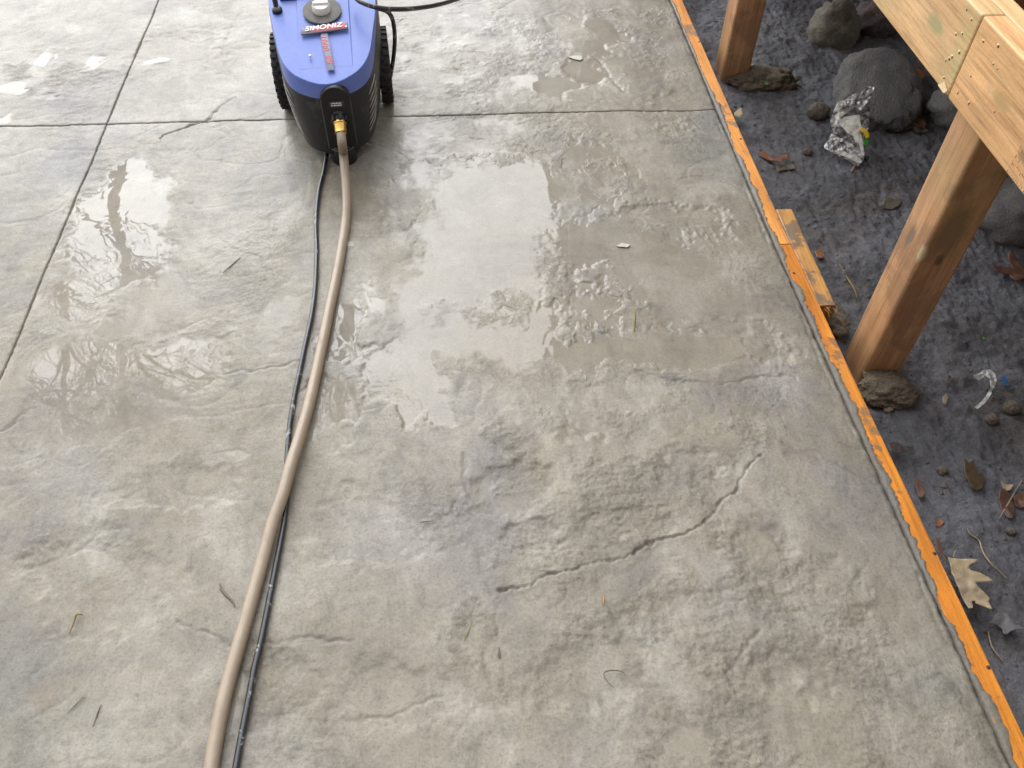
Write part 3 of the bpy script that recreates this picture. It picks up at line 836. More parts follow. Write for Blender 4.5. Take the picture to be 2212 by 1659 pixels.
# ------------------------------------------------------------------ crumpled wrapper
def patch(name, pts, mat, parent=None, sub=3, crumple=.003, freq=30, thick=.0006, seed=0.0, smooth=False, bow=0.0, origin=Vector((0, 0, 0))):
    """a thin crumpled sheet with the outline pts (world metres)"""
    bm = bmesh.new()
    vs = [bm.verts.new(p) for p in pts]
    f = bm.faces.new(vs)
    bm.normal_update()
    n = f.normal.copy()
    if n.z < 0: n = -n
    c = sum((Vector(p) for p in pts), Vector())/len(pts)
    R_ = max((Vector(p)-c).length for p in pts)
    bmesh.ops.triangulate(bm, faces=list(bm.faces))
    for _ in range(sub):
        bmesh.ops.subdivide_edges(bm, edges=[e for e in bm.edges if e.calc_length() > R_*.10], cuts=1, use_grid_fill=True)
        bmesh.ops.triangulate(bm, faces=list(bm.faces))
    for v in bm.verts:
        q = v.co*freq + Vector((seed, seed*1.3, seed*.7))
        v.co += n*(crumple*mnoise.fractal(q, 1.0, 2.0, 3) + bow*(((v.co-c).length/R_)**2-.3))
    bm.normal_update()
    top = list(bm.faces)
    r = bmesh.ops.extrude_face_region(bm, geom=top)
    for v in [g for g in r['geom'] if isinstance(g, bmesh.types.BMVert)]: v.co -= n*thick
    for v in bm.verts: v.co -= origin
    o = from_bm(name, bm, mat, parent, smooth)
    return o

FOIL = NT('dull_foil')
fn = FOIL.noise(55, 5, .7, .8)
FOIL = FOIL.P(Base_Color=FOIL.ramp(fn, [(.36, (.10, .098, .105)), (.48, (.26, .255, .26)), (.58, (.72, .72, .70))]), Metallic=.35, Roughness=.36, Normal=FOIL.bump(FOIL.noise(70, 4, .6), .5, .004))
FOILW = NT('white_film')
fn = FOILW.noise(40, 4, .6)
FOILW = FOILW.P(Base_Color=FOILW.ramp(fn, [(.35, (.42, .40, .35)), (.55, (.70, .69, .62))]), Roughness=.4, Normal=FOILW.bump(FOILW.noise(50, 4), .4, .004))
YELLOW = mat_plain('yellow_print', (.68, .42, .03), .4, .15, 60, .1)
GREENP = mat_plain('green_print', (.05, .24, .03), .4, .3, 60, .1)
wp0 = G(1855, 352, -.105)
wn = Vector((-.10, -.42, .90)).normalized()
def wr(pts, off=0.0):
    return [onplane((2580+a/5.72)*.6777, (250+b/5.72)*.6777, wp0, wn)+wn*off for a, b in pts]
wrap = empty('snack_wrapper', wp0)
patch('foil_body', wr([(1060, 170), (1150, 190), (1130, 330), (1120, 500), (1110, 680), (1080, 780), (1060, 1000), (1050, 1250), (980, 1480), (900, 1590), (700, 1480), (430, 1350), (290, 1250), (280, 1210), (370, 1050), (440, 990), (390, 860), (390, 740), (440, 600), (520, 430), (660, 400), (740, 310), (900, 310), (990, 240)]), FOIL, wrap, 4, .014, 26, .0008, 3.0, origin=wp0)
patch('foil_fold', wr([(1060, 160), (1160, 200), (1120, 350), (1000, 520), (900, 650), (820, 690), (740, 580), (720, 470), (760, 330), (900, 320), (990, 230)], .012), FOIL, wrap, 4, .010, 40, .0008, 9.0, origin=wp0)
patch('white_panel', wr([(520, 800), (610, 755), (880, 715), (900, 850), (925, 1000), (840, 1060), (760, 1090), (680, 1060), (600, 970), (530, 900)], .015), FOILW, wrap, 4, .004, 30, .0007, 1.0, origin=wp0)
patch('white_strip', wr([(770, 1070), (910, 1050), (940, 1190), (975, 1440), (920, 1470), (890, 1300), (860, 1230), (800, 1210)], .014), FOILW, wrap, 3, .003, 40, .0007, 2.0, origin=wp0)
patch('white_strip', wr([(430, 1345), (560, 1350), (740, 1420), (900, 1500), (920, 1580), (850, 1580), (680, 1490), (520, 1420)], .012), FOILW, wrap, 3, .003, 40, .0007, 5.0, origin=wp0)
patch('white_strip', wr([(400, 730), (560, 640), (650, 680), (520, 760), (480, 860), (440, 910), (400, 860)], .012), FOILW, wrap, 3, .006, 50, .0007, 7.0, origin=wp0)
patch('white_strip', wr([(500, 480), (560, 440), (670, 450), (660, 520), (560, 600), (470, 640), (440, 600)], .012), FOILW, wrap, 3, .006, 50, .0007, 8.0, origin=wp0)
patch('yellow_corner', wr([(820, 1050), (930, 960), (1000, 1000), (1050, 1070), (1040, 1140), (985, 1160), (960, 1080), (900, 1030)], .019), YELLOW, wrap, 2, .002, 40, .0007, 3.0, origin=wp0)
patch('green_corner', wr([(960, 1100), (1060, 1080), (1050, 1200), (1020, 1270), (980, 1290), (950, 1200)], .015), GREENP, wrap, 2, .003, 40, .0007, 4.0, origin=wp0)
patch('white_mark', wr([(300, 1200), (350, 1130), (480, 1120), (580, 1130), (570, 1200), (500, 1200), (440, 1160), (380, 1180)], .014), FOILW, wrap, 3, .005, 60, .0007, 4.0, origin=wp0)
patch('white_mark', wr([(650, 1210), (700, 1220), (790, 1260), (780, 1300), (660, 1300)], .014), FOILW, wrap, 2, .004, 60, .0007, 6.0, origin=wp0)
tag(wrap, 'crumpled silver snack wrapper with white panels and a yellow corner on the mud', 'wrapper')

# white plastic scrap
PLAST = mat_plain('dirty_white_plastic', (.55, .56, .52), .4, .3, 60, .2, dirt=((.12, .11, .10), 60, .5, .8, .15))
def zz_(o, s): return lambda pts, z=-.112: [G((o[0]+a/s)*.6777, (o[1]+b/s)*.6777, z) for a, b in pts]
d5 = zz_((2750, 1100), 2.765)
sc0 = G(2132, 850, -.115)
o = patch('plastic_scrap', d5([(965, 270), (1040, 240), (1110, 220), (1160, 260), (1185, 310), (1160, 370), (1120, 450), (1070, 520), (1000, 575), (970, 560), (1040, 500), (1090, 440), (1130, 370), (1120, 300), (1080, 265), (1030, 300), (1000, 300)], -.100), PLAST, None, 3, .010, 50, .0008, 2.0, bow=.006)
tag(o, 'torn curl of dirty white plastic lying on the mud', 'scrap')

# ------------------------------------------------------------------ leaves
def mat_leaf(name, ca, cb, rough=.55):
    m = NT(name)
    c = m.mix(m.ramp(m.noise(30, 5, .6, .5), [(.35, 0.0), (.65, 1.0)]), ca, cb)
    c = m.mix(m.ramp(m.voro(130), [(.10, .8), (.2, 0.0)]), c, tuple(q*.4 for q in ca))
    return m.P(Base_Color=c, Roughness=rough, Normal=m.bump(m.noise(120, 4), .3, .002), Coat_Weight=.2)
LF = {k: mat_leaf(k+'_leaf', a, b) for k, (a, b) in dict(
    pale=((.40, .31, .17), (.30, .235, .165)), grey=((.155, .15, .155), (.115, .11, .11)), brown=((.085, .052, .022), (.06, .038, .018)), red=((.21, .072, .030), (.13, .05, .022)),
    rust=((.135, .060, .032), (.085, .045, .03)), olive=((.125, .105, .07), (.095, .085, .065)), dark=((.05, .035, .03), (.035, .03, .03)), orange=((.30, .11, .025), (.2, .07, .02))).items()}
def leaf(pts, z, key, label, crumple=.004, bow=.004, seed=1.0, freq=28, lift=0.0):
    c = [sum(p[i] for p in pts)/len(pts) for i in (0, 1)]
    p0 = G(c[0], c[1], z)
    zz = mudh(p0.x, p0.y) if z < -.05 else z
    P3 = [G(a, b, zz+lift+.006) for a, b in pts]
    o = patch('leaf', P3, LF[key], None, 3, crumple, freq, .0005, seed, True, bow)
    tag(o, label, 'leaf', 'fallen leaves on the mud')
    return o
def zs(o, s, pts): return [((o[0]+a/s)*.6777, (o[1]+b/s)*.6777) for a, b in pts]
q7 = ((2900, 1700), 3.687)
lf = leaf(zs(*q7, [(440, 290), (500, 300), (640, 312), (790, 325), (770, 358), (720, 370), (690, 400), (720, 430), (800, 465), (920, 505), (975, 560), (900, 568), (800, 572), (755, 590), (790, 640), (860, 690), (920, 740), (945, 765), (925, 800), (965, 905), (900, 870), (830, 840), (775, 815), (775, 785), (735, 790), (750, 830), (735, 885), (690, 880), (640, 780), (560, 640), (480, 470)]), -.12, 'pale',
     'pale tan oak leaf with pointed lobes tucked against the form board', .007, .008, 2.0, lift=.045)
leaf(zs(*q7, [(890, 1060), (960, 1030), (1000, 960), (1070, 925), (1150, 950), (1200, 1010), (1250, 1070), (1342, 1110), (1342, 1135), (1250, 1125), (1190, 1150), (1140, 1190), (1100, 1180), (1090, 1110), (1030, 1065), (960, 1065)]), -.12, 'grey', 'grey muddy leaf with a curled stem below the pale oak leaf', .006, .006, 3.0, lift=.012)
leaf(zs(*q7, [(290, 60), (345, 75), (380, 160), (410, 250), (435, 320), (415, 325), (370, 240), (320, 160)]), -.12, 'rust', 'rusty leaf edge poking up beside the form board, above the oak leaf', .003, .003, 4.0, lift=.05)
q5 = ((2750, 1100), 2.765)
leaf(zs(*q5, [(885, 1000), (930, 1040), (970, 1020), (1000, 1080), (1010, 1130), (1060, 1120), (1075, 1180), (1060, 1260), (1000, 1285), (950, 1260), (925, 1190), (900, 1120)]), -.12, 'brown', 'dark brown lobed leaf lying alone in the middle of the mud', .005, .004, 5.0)
leaf(zs(*q5, [(1200, 1290), (1240, 1270), (1290, 1310), (1330, 1400), (1335, 1470), (1310, 1540), (1270, 1520), (1220, 1440), (1200, 1370)]), -.12, 'rust', 'reddish brown folded leaf near the right edge above the grey leaf', .007, .006, 6.0)
leaf(zs(*q5, [(1330, 1330), (1400, 1310), (1460, 1330), (1460, 1420), (1390, 1440), (1350, 1420)]), -.12, 'rust', 'rust coloured leaf cut by the right edge of the picture', .006, .006, 6.6)
leaf(zs(*q5, [(1210, 1200), (1260, 1225), (1325, 1240), (1300, 1280), (1250, 1290), (1230, 1250)]), -.12, 'pale', 'small pale leaf scrap above the reddish folded leaf', .004, .004, 7.0)
leaf(zs(*q5, [(220, 860), (300, 855), (360, 890), (450, 890), (440, 930), (370, 940), (310, 960), (250, 940)]), -.12, 'dark', 'blackened leaf against the form board below the soil lump', .004, .003, 8.0, lift=.02)
leaf(zs(*q5, [(640, 1550), (690, 1530), (720, 1560), (690, 1600), (640, 1600)]), -.12, 'red', 'small red leaf scrap above the pale oak leaf', .003, .003, 9.0)
leaf(zs(*q5, [(450, 1180), (485, 1180), (530, 1250), (555, 1300), (520, 1350), (490, 1330), (470, 1250)]), -.12, 'rust', 'narrow brown leaf beside the form board with a pale tip', .004, .004, 10.0, lift=.01)
q3 = ((2664, 300), 3.687)
leaf(zs(*q3, [(500, 1335), (560, 1290), (560, 1220), (620, 1210), (690, 1240), (760, 1230), (775, 1270), (740, 1310), (680, 1345), (600, 1345)]), -.12, 'olive', 'flat olive brown leaf left of the near post', .003, .004, 11.0)
leaf(zs(*q3, [(890, 130), (960, 100), (1015, 60), (1030, 110), (1010, 200), (980, 230), (930, 190)]), -.12, 'olive', 'pale brown leaf standing at the top of the dead leaf pile', .005, .005, 12.0, lift=.03)
leaf(zs(*q3, [(850, 290), (920, 230), (1000, 240), (1060, 280), (1070, 350), (1040, 400), (960, 390), (900, 350)]), -.12, 'rust', 'rust brown curled leaf in the dead leaf pile right of the grey rock', .008, .006, 13.0, lift=.014)
leaf(zs(*q3, [(910, 390), (990, 400), (1060, 410), (1090, 440), (1020, 460), (950, 460), (920, 430)]), -.12, 'olive', 'lowest pale leaf of the dead leaf pile right of the grey rock', .005, .005, 14.0)
q2 = ((2764, 0), 4.424)
leaf(zs(*q2, [(550, 990), (610, 940), (660, 920), (690, 970), (760, 980), (820, 1050), (790, 1120), (720, 1130), (680, 1080), (600, 1040)]), -.12, 'orange', 'orange brown leaf just below the rim board, beyond the grey rock', .005, .005, 15.0, lift=.02)
q4 = ((2100, 0), 1.9)
leaf(zs(*q4, [(590, 930), (640, 915), (700, 960), (780, 930), (790, 950), (740, 975), (650, 965)]), -.12, 'red', 'thin reddish leaf near the form board, left of the wrapper', .004, .004, 16.0, lift=.012)
leaf(zs(*q4, [(640, 980), (720, 985), (820, 1000), (830, 1020), (760, 1030), (700, 1050), (660, 1030)]), -.12, 'olive', 'faded pinkish leaf lying just below the thin reddish leaf', .004, .003, 17.0)
leaf(zs(*q4, [(455, 680), (500, 650), (510, 690), (490, 710), (460, 705)]), -.12, 'pale', 'small pale leaf beside the form board where the slab joint ends', .003, .003, 18.0, lift=.03)
q6 = ((2400, 600), 2.074)
leaf(zs(*q6, [(1570, 515), (1640, 510), (1720, 530), (1680, 440), (1700, 415), (1760, 490), (1792, 520), (1792, 600), (1730, 620), (1700, 570), (1620, 560)]), -.12, 'rust', 'brown oak leaf at the right edge, right of the near post', .005, .005, 19.0, lift=.006)
leaf(zs(*q6, [(410, 415), (450, 405), (480, 440), (450, 465), (420, 445)]), -.12, 'orange', 'tiny orange leaf crumb right of the wooden stake', .003, .002, 20.0, lift=.01)
leaf(zs(*q6, [(1250, 1390), (1275, 1355), (1290, 1380), (1275, 1430), (1255, 1420)]), -.12, 'pale', 'tiny pale leaf crumb between the soil lump and the white plastic', .003, .002, 21.0, lift=.003)
leaf(zs(*q6, [(1290, 1230), (1310, 1250), (1300, 1290), (1280, 1270)]), -.12, 'rust', 'tiny rust leaf crumb right of the near post', .003, .002, 22.0, lift=.003)

# green seedling beside the far clod
GREEN = mat_plain('fresh_green', (.10, .24, .035), .5, .3, 80, .1)
sdl = empty('seedling', G(1652, 188, -.10))
for k, (dx, dy) in enumerate(((.010, .002), (-.009, .004), (.002, .011), (-.003, -.009), (.007, -.007))):
    b = Vector((0, 0, 0)); e = Vector((dx, dy, .014)); c = (b+e)/2; sd_ = Vector((-dy, dx, 0))*.38
    mk('seedling_leaf', [b, c+sd_+Vector((0, 0, .003)), e, c-sd_+Vector((0, 0, .003)), b-Vector((0, 0, .0006)), c+sd_+Vector((0, 0, .0024)), e-Vector((0, 0, .0006)), c-sd_+Vector((0, 0, .0024))], [(0, 1, 2, 3), (4, 7, 6, 5), (0, 4, 5, 1), (1, 5, 6, 2), (2, 6, 7, 3), (3, 7, 4, 0)], GREEN, sdl)
tag(sdl, 'tiny green seedling growing in the soil by the far post', 'seedling')
sd2 = sdl.copy(); COL.objects.link(sd2); sd2.location = G(2119, 734, -.118); sd2.scale = (.6, .6, .6); sd2.rotation_euler = (0, 0, 1.1)
sd2['label'] = 'single green sprout in the mud right of the near post'
for ch in list(sdl.children):
    c2 = ch.copy(); COL.objects.link(c2); c2.parent = sd2
o = patch('plastic_scrap', [G(a, b, -.110) for a, b in ((2163, 812), (2170, 810), (2178, 826), (2180, 834), (2172, 832), (2166, 822))], mat_plain('blue_plastic_scrap', (.03, .12, .30), .4, .2, 60, .1), None, 2, .003, 60, .0008, 3.0)
tag(o, 'tiny blue plastic fragment right of the white plastic curl', 'scrap')

# ------------------------------------------------------------------ twigs and roots
ROOT = mat_plain('pale_root', (.36, .28, .18), .6, .25, 80, .2)
TWIG = mat_plain('brown_twig', (.13, .10, .075), .7, .25, 80, .2)
STRAW = mat_plain('straw', (.26, .17, .06), .6, .25, 80, .2)
GRASSB = mat_plain('grass_blade', (.12, .14, .03), .5, .25, 80, .1)
def strand(name, pts, r, mat, label, cat, mudy=True, group=None, sides=6, rise=0.0):
    P3 = []
    for i, (a, b) in enumerate(pts):
        p = G(a, b, -.115 if mudy else 0.0)
        if mudy:
            p = G(a, b, mudh(p.x, p.y)+.006)
            p.z = mudh(p.x, p.y)+.0045
        else:
            p.z = r+.0012 + rise*math.sin(math.pi*i/(len(pts)-1))
        P3.append(p)
    C = catmull(P3, 6)
    n = len(C)
    o = tube(name, C, [r*(1-.55*abs(2*i/(n-1)-.9)) for i in range(n)], mat, None, sides)
    return tag(o, label, cat, group)
strand('root_strand', zs(*q7, [(680, -60), (710, 0), (770, 40), (825, 90), (850, 180), (890, 260), (950, 340), (1010, 400), (1070, 450), (1140, 525)]), .0019, ROOT, 'long pale root strand curving past the oak leaf', 'root')
strand('root_strand', zs(*q7, [(925, 1150), (945, 1250), (980, 1350), (1050, 1440), (1110, 1510)]), .0016, ROOT, 'short grey root strand below the grey leaf', 'root')
strand('root_strand', zs(*q7, [(525, 295), (520, 250), (540, 200)]), .0016, ROOT, 'stub of a leaf stalk standing above the pale oak leaf', 'root')
strand('dry_straw', [(1814, 570), (1832, 602), (1846, 625), (1853, 645)], .0024, STRAW, 'straight straw stalk on the mud left of the near post', 'straw')
strand('dry_straw', zs(*q3, [(185, 915), (215, 860), (240, 815)]), .0040, mat_plain('cigarette_tan', (.30, .16, .09), .6, .2, 60, .1), 'short tan stub beneath the tip of the wrapper', 'stub')
strand('dry_straw', zs((2200, 0), 5.53, [(1340, 360), (1380, 410), (1420, 460)]), .0016, STRAW, 'short straw right of the far post', 'straw')
strand('dry_straw', [(2160, 1118), (2212, 1030)], .0014, ROOT, 'fine straw at the right edge beside the rust leaf', 'straw')
q8 = ((0, 1200), 1.329)
strand('twig', zs(*q8, [(933, 880), (940, 905), (965, 935), (985, 955), (997, 980)]), .0022, TWIG, 'bent dark twig on the slab left of the hose', 'twig', False)
strand('twig', zs(*q8, [(352, 1013), (328, 1012), (315, 1045), (297, 1095)]), .0020, mat_plain('amber_twig', (.20, .12, .03), .6, .3, 60, .1), 'amber hooked twig on the slab near the left edge', 'twig', False)
strand('pine_needle', zs(*q8, [(358, 1358), (320, 1395), (287, 1430)]), .0010, TWIG, 'upper of two thin needles on the slab at the lower left', 'needle', False)
strand('pine_needle', zs(*q8, [(430, 1390), (415, 1430), (395, 1485)]), .0010, TWIG, 'lower of two thin needles on the slab at the lower left', 'needle', False)
q9 = ((1200, 1200), 1.329)
strand('twig', zs(*q9, [(183, 622), (205, 618), (242, 614)]), .0014, TWIG, 'short straight twig on the slab right of the hose', 'twig', False)
strand('twig', zs(*q9, [(1055, 1270), (1035, 1253), (985, 1252), (962, 1265), (975, 1295), (1005, 1320)]), .0011, TWIG, 'thin hooked twig lying on the slab at the lower right', 'twig', False, rise=.004)
strand('twig', zs(*q9, [(518, 1150), (520, 1180), (522, 1195)]), .0024, TWIG, 'small dark bark sliver on the slab below the crack', 'twig', False)
strand('pine_needle', zs(*q9, [(372, 1120), (390, 1080), (408, 1035)]), .0009, GRASSB, 'thin greenish needle on the slab below the crack', 'needle', False)
strand('pine_needle', zs((0, 0), 1.2767, [(908, 1113), (940, 1085), (980, 1050)]), .0013, TWIG, 'thin brown needle on the slab left of the cord', 'needle', False)
strand('grass_blade', zs((1100, 300), 1.659, [(1532, 1155), (1530, 1200), (1526, 1260)]), .0022, GRASSB, 'short green grass blade on the wet slab at the right', 'grass blade', False)
strand('pine_needle', zs((1100, 300), 1.659, [(838, 1118), (860, 1128), (888, 1136)]), .0009, GRASSB, 'short greenish needle on the bright wet strip of slab', 'needle', False)
strand('twig', zs(*q9, [(962, 930), (962, 950), (960, 968)]), .0013, mat_plain('orange_sliver', (.55, .18, .02), .6, .2, 60, .1), 'tiny orange sliver on the slab below the crack', 'sliver', False)
CHIP = mat_plain('white_chip', (.40, .385, .32), .6, .15, 60, .1)
for pts, lb in ((zs((1100, 300), 1.659, [(1435, 800), (1465, 787), (1508, 795), (1495, 808), (1450, 806)]), 'flat white flake on the slab right of the bright strip'),
                (zs((950, 500), 1.508, [(232, 408), (262, 405), (270, 430), (240, 433)]), 'small white chip on the slab right of the hose'),
                (zs((1600, 0), 2.766, [(585, 500), (640, 488), (700, 490), (712, 515), (690, 530), (640, 522)]), 'pale flake in the puddle at the top right of the slab')):
    o = patch('flake', [G(a, b, .003) for a, b in pts], CHIP, None, 2, .0008, 60, .0016, 1.0)
    tag(o, lb, 'flake')

# ------------------------------------------------------------------ pressure washer
NOSE = Vector((-.286, 1.851, 0)); WYAW = rad(3.5)
pw = empty('pressure_washer', NOSE, WYAW)
tag(pw, 'blue and black wheeled pressure washer standing on the wet slab', 'pressure washer')
def hw(s):        # half width of the top outline, s metres behind the nose
    return float(np.interp(s, [0, .002, .006, .012, .024, .04, .06, .087, .115, .15, .217, .28, .40, .46, .49, .50], [0, .016, .028, .041, .060, .079, .093, .105, .112, .117, .128, .134, .132, .118, .08, 0]))
def ztop(s): return .235 + .25*s
S_L = [.0, .0008, .002, .004, .007, .012, .018, .026, .036, .048, .062, .08, .10, .125, .15, .18, .21, .24, .27, .30, .33, .36, .39, .42, .45, .47, .485, .495, .4985, .50]
OUT = [(hw(s), s) for s in S_L[1:-1]]
OUTL = [(0, 0)] + OUT + [(0, .50)] + [(-a, b) for a, b in OUT[::-1]]
NO = len(OUTL)
def zband(s): return .196 + (ztop(s)-.010-.196)*float(sstep(0, .30, s))
def ring(kind):
    R_ = []
    for (a, s) in OUTL:
        if kind == 'top': p = (a*.992, .0012+s*.996, ztop(s)-.001)
        elif kind == 'rim': p = (a, s, ztop(s)-.0025)
        elif kind == 'band': p = (a*1.004, s-.001, zband(s))
        elif kind == 'bandin': p = (a*1.004+0, s-.001, zband(s)-.0005)
        else:
            f = kind                      # 0 at band, 1 at the bottom
            zb = zband(s)
            z = zb + (.030-zb)*f
            k = 1.012 + .035*min(1, f*4) - .20*f**1.7
            s2 = .002 + s*(1-.10*f**1.5) + .014*f**1.5
            p = (a*k, s2, z)
        R_.append(p)
    return R_
def loft(name, rings, mat, caps=(False, False)):
    V = [p for r in rings for p in r]; Fc = []
    for i in range(len(rings)-1):
        for k in range(NO):
            k2 = (k+1) % NO
            Fc.append((i*NO+k, i*NO+k2, (i+1)*NO+k2, (i+1)*NO+k))
    if caps[0]: Fc.append(tuple(range(NO)))
    if caps[1]: Fc.append(tuple((len(rings)-1)*NO+k for k in range(NO)))
    o = mk(name, V, Fc, mat, pw)
    return auto_smooth(o, 40)
lower = loft('lower_body', [ring(f) for f in (0.0, .05, .3, .55, .8, .93, 1.0)], BLACK, (True, True))
# blue cover: band + top in shrinking rings (slightly crowned)
top_r = [ring('band'), ring('rim'), ring('top')]
for f in (.93, .85, .7, .5, .25):
    top_r.append([(a*.985*f, .25+(.003+s*.994-.25)*f, ztop(.25+(.003+s*.994-.25)*f)-.001+.002*(1-f)) for (a, s) in OUTL])
cover = loft('blue_cover', top_r, BLUE, (True, True)); auto_smooth(cover, 24)
# raised centre panel of the cover
def slope_box(name, x, s, up, mat, parent, bev=.002, shear=0.0):
    bm = box_bm(x, s, up, bev, 2)
    for v in bm.verts:
        v.co.z += ztop(v.co.y)+.004
        v.co.x += shear*(v.co.y-s[0])
    return auto_smooth(from_bm(name, bm, mat, parent), 40)
cpn = slope_box('centre_panel', (-.064, .066), (.050, .44), (-.012, .0026), BLUE, pw, .0025)
cpn.data.polygons.foreach_set('use_smooth', [False]*len(cpn.data.polygons))
for v in cpn.data.vertices: v.co.z -= .0085*(1-float(sstep(.0, .20, v.co.y)))
slope_box('rear_hatch', (-.105, .0), (.285, .43), (-.006, .0065), BLUED, pw, .003)
# control dial
TILT = math.atan(.25)
def on_top(name, prof, mat, x, s, up, seg=32, parent=pw):
    o = lathe(name, prof, mat, parent, seg)
    o.location = (x, s, ztop(s)+.004+up); o.rotation_euler = (TILT, 0, 0)
    return auto_smooth(o, 35)
on_top('dial_dish', [(.0001, -.004), (.0468, -.004), (.0475, .0055), (.0440, .0065), (.030, .0048), (.0001, .0048)], DISH, -.001, .233, 0, 40)
kn = on_top('dial_knob', [(.0001, .004), (.0225, .004), (.0222, .016), (.0195, .0215), (.0001, .0225)], WHITE, -.002, .236, 0, 32)
b_ = from_bm('knob_grip', box_bm((-.019, .019), (-.0045, .0045), (.020, .0275), .002), WHITE, kn)
on_top('screw_cap', [(.0001, .0), (.0035, .0), (.0030, .0055), (.0001, .0065)], WHITE, -.035, .083, .001, 12)

# raised brand plate and stickers
def text_obj(name, body, size, mat, parent, x, s, up, rot=0.0, ext=.0004, shear=0.0, sx=1.0):
    cu = bpy.data.curves.new(name, 'FONT'); cu.body = body; cu.size = size; cu.extrude = ext
    cu.align_x = 'CENTER'; cu.align_y = 'CENTER'; cu.shear = shear; cu.space_character = 1.02; cu.offset = size*.018
    t = bpy.data.objects.new(name+'_c', cu); COL.objects.link(t)
    bpy.context.view_layer.update()
    me = bpy.data.meshes.new_from_object(t.evaluated_get(bpy.context.evaluated_depsgraph_get()))
    bpy.data.objects.remove(t); bpy.data.curves.remove(cu)
    me.materials.clear()
    o = link(name, me, mat, parent)
    o.location = (x, s, ztop(s)+.004+up); o.rotation_euler = (Matrix.Rotation(TILT, 3, 'X') @ Matrix.Rotation(rot, 3, 'Z')).to_euler(); o.scale = (sx, 1, 1)
    return o
plate = slope_box('brand_plate', (-.054, .060), (.158, .180), (.004, .0075), mat_plain('brand_plate_grey', (.10, .085, .13), .4, .1, 40, .05), pw, .002)
for v in plate.data.vertices:
    dx = v.co.x/.057
    dy = .006*dx - .003*dx*dx; v.co.y += dy; v.co.z += .25*dy
rp = slope_box('brand_plate_red', (-.030, .054), (.1605, .1785), (.006, .0080), REDINK, pw, .001)
for v in rp.data.vertices:
    dx = v.co.x/.057
    dy = .006*dx - .003*dx*dx; v.co.y += dy; v.co.z += .25*dy
tb = text_obj('brand_lettering', 'SIMONIZ', .0210, WHITEINK, pw, .0005, .1690, .0090, 0.10, .0005, .22, 1.06)
on_top('trade_mark', [(.0001, 0), (.0022, 0), (.0022, .0012), (.0001, .0012)], WHITEINK, .0555, .1675, .0078, 12)
slope_box('power_sticker', (-.0085, .0085), (.033, .156), (.0030, .0036), GREYLAB, pw, .0002, -.10).location.x = .013
text_obj('power_lettering', '1600', .0205, REDINK, pw, .0010, .122, .0040, -math.pi/2+.10, .0003, 0, 1.32)
text_obj('power_lettering', 'PSI', .0200, REDINK, pw, .0088, .0665, .0040, -math.pi/2+.10, .0003, 0, 1.15)

# inlet panel with arched top
def arch(name, cx, w_, ztp, zb, yf, yb, mat, parent):
    pts = [(cx-w_/2, zb)] + [(cx+w_/2*math.cos(a), ztp-w_/2+w_/2*math.sin(a)) for a in np.linspace(math.pi, 0, 17)] + [(cx+w_/2, zb)]
    def sh(z): return max(0.0, .16-z)*.07
    n = len(pts)
    V = [(x, yf+sh(z)+.003, z) for x, z in pts] + [(x, yb+sh(z), z) for x, z in pts] + [(cx+(x-cx)*.93, yf+sh(z), z-(.002 if z > zb else 0)) for x, z in pts]
    Fc = [tuple(range(2*n, 3*n))] + [(k, (k+1) % n, n+(k+1) % n, n+k) for k in range(n)] + [(k, (k+1) % n, 2*n+(k+1) % n, 2*n+k) for k in range(n)] + [tuple(range(n, 2*n))]
    return auto_smooth(mk(name, V, Fc, mat, parent), 40)
arch('inlet_panel', .014, .072, .2305, .06, -.008, .05, BLACKC, pw)
lab = from_bm('inlet_label', box_bm((-.002, .034), (-.0095, -.0075), (.178, .194), .0003), DARKLAB, pw)
bm = bmesh.new(); rs = random.Random(4)
for r_, zc_ in enumerate((.1888, .1832)):
    xx = .003
    while xx < .028:
        wd = rs.uniform(.0012, .0026)
        b2 = box_bm((xx, xx+wd), (-.0100, -.0094), (zc_-.0018, zc_+rs.uniform(.0006, .0018)), 0)
        tm = bpy.data.meshes.new('t'); b2.to_mesh(tm); b2.free(); bm.from_mesh(tm); bpy.data.meshes.remove(tm)
        xx += wd + rs.uniform(.0005, .0012)
from_bm('inlet_print', bm, WHITEINK, lab)
# inlet coupling: collar with lugs, pointing forward and down
dirc = Vector((.02, -.82, -.57)).normalized()
c0 = Vector((.016, .004, .150))
def along(name, prof, mat, base, d, seg=20, parent=pw):
    o = lathe(name, prof, mat, parent, seg)
    o.location = base; o.rotation_euler = d.to_track_quat('Z', 'Y').to_euler()
    return auto_smooth(o, 35)
coup = along('inlet_coupling', [(.0001, -.01), (.020, -.01), (.020, .006), (.016, .008), (.016, .022), (.013, .024), (.0001, .024)], BLACK, c0, dirc)
for k in range(6):
    a = 2*math.pi*k/6+.3
    b2 = box_bm((.0125, .0215), (-.0042, .0042), (.004, .019), .001)
    o = from_bm('coupling_lug', b2, BLACK, coup); o.rotation_euler = (0, 0, a)
brass = along('brass_fitting', [(.0001, .018), (.0155, .018), (.0165, .0205), (.0165, .024), (.0150, .026), (.0145, .045), (.0150, .047), (.0001, .047)], BRASS, c0, dirc, 20)

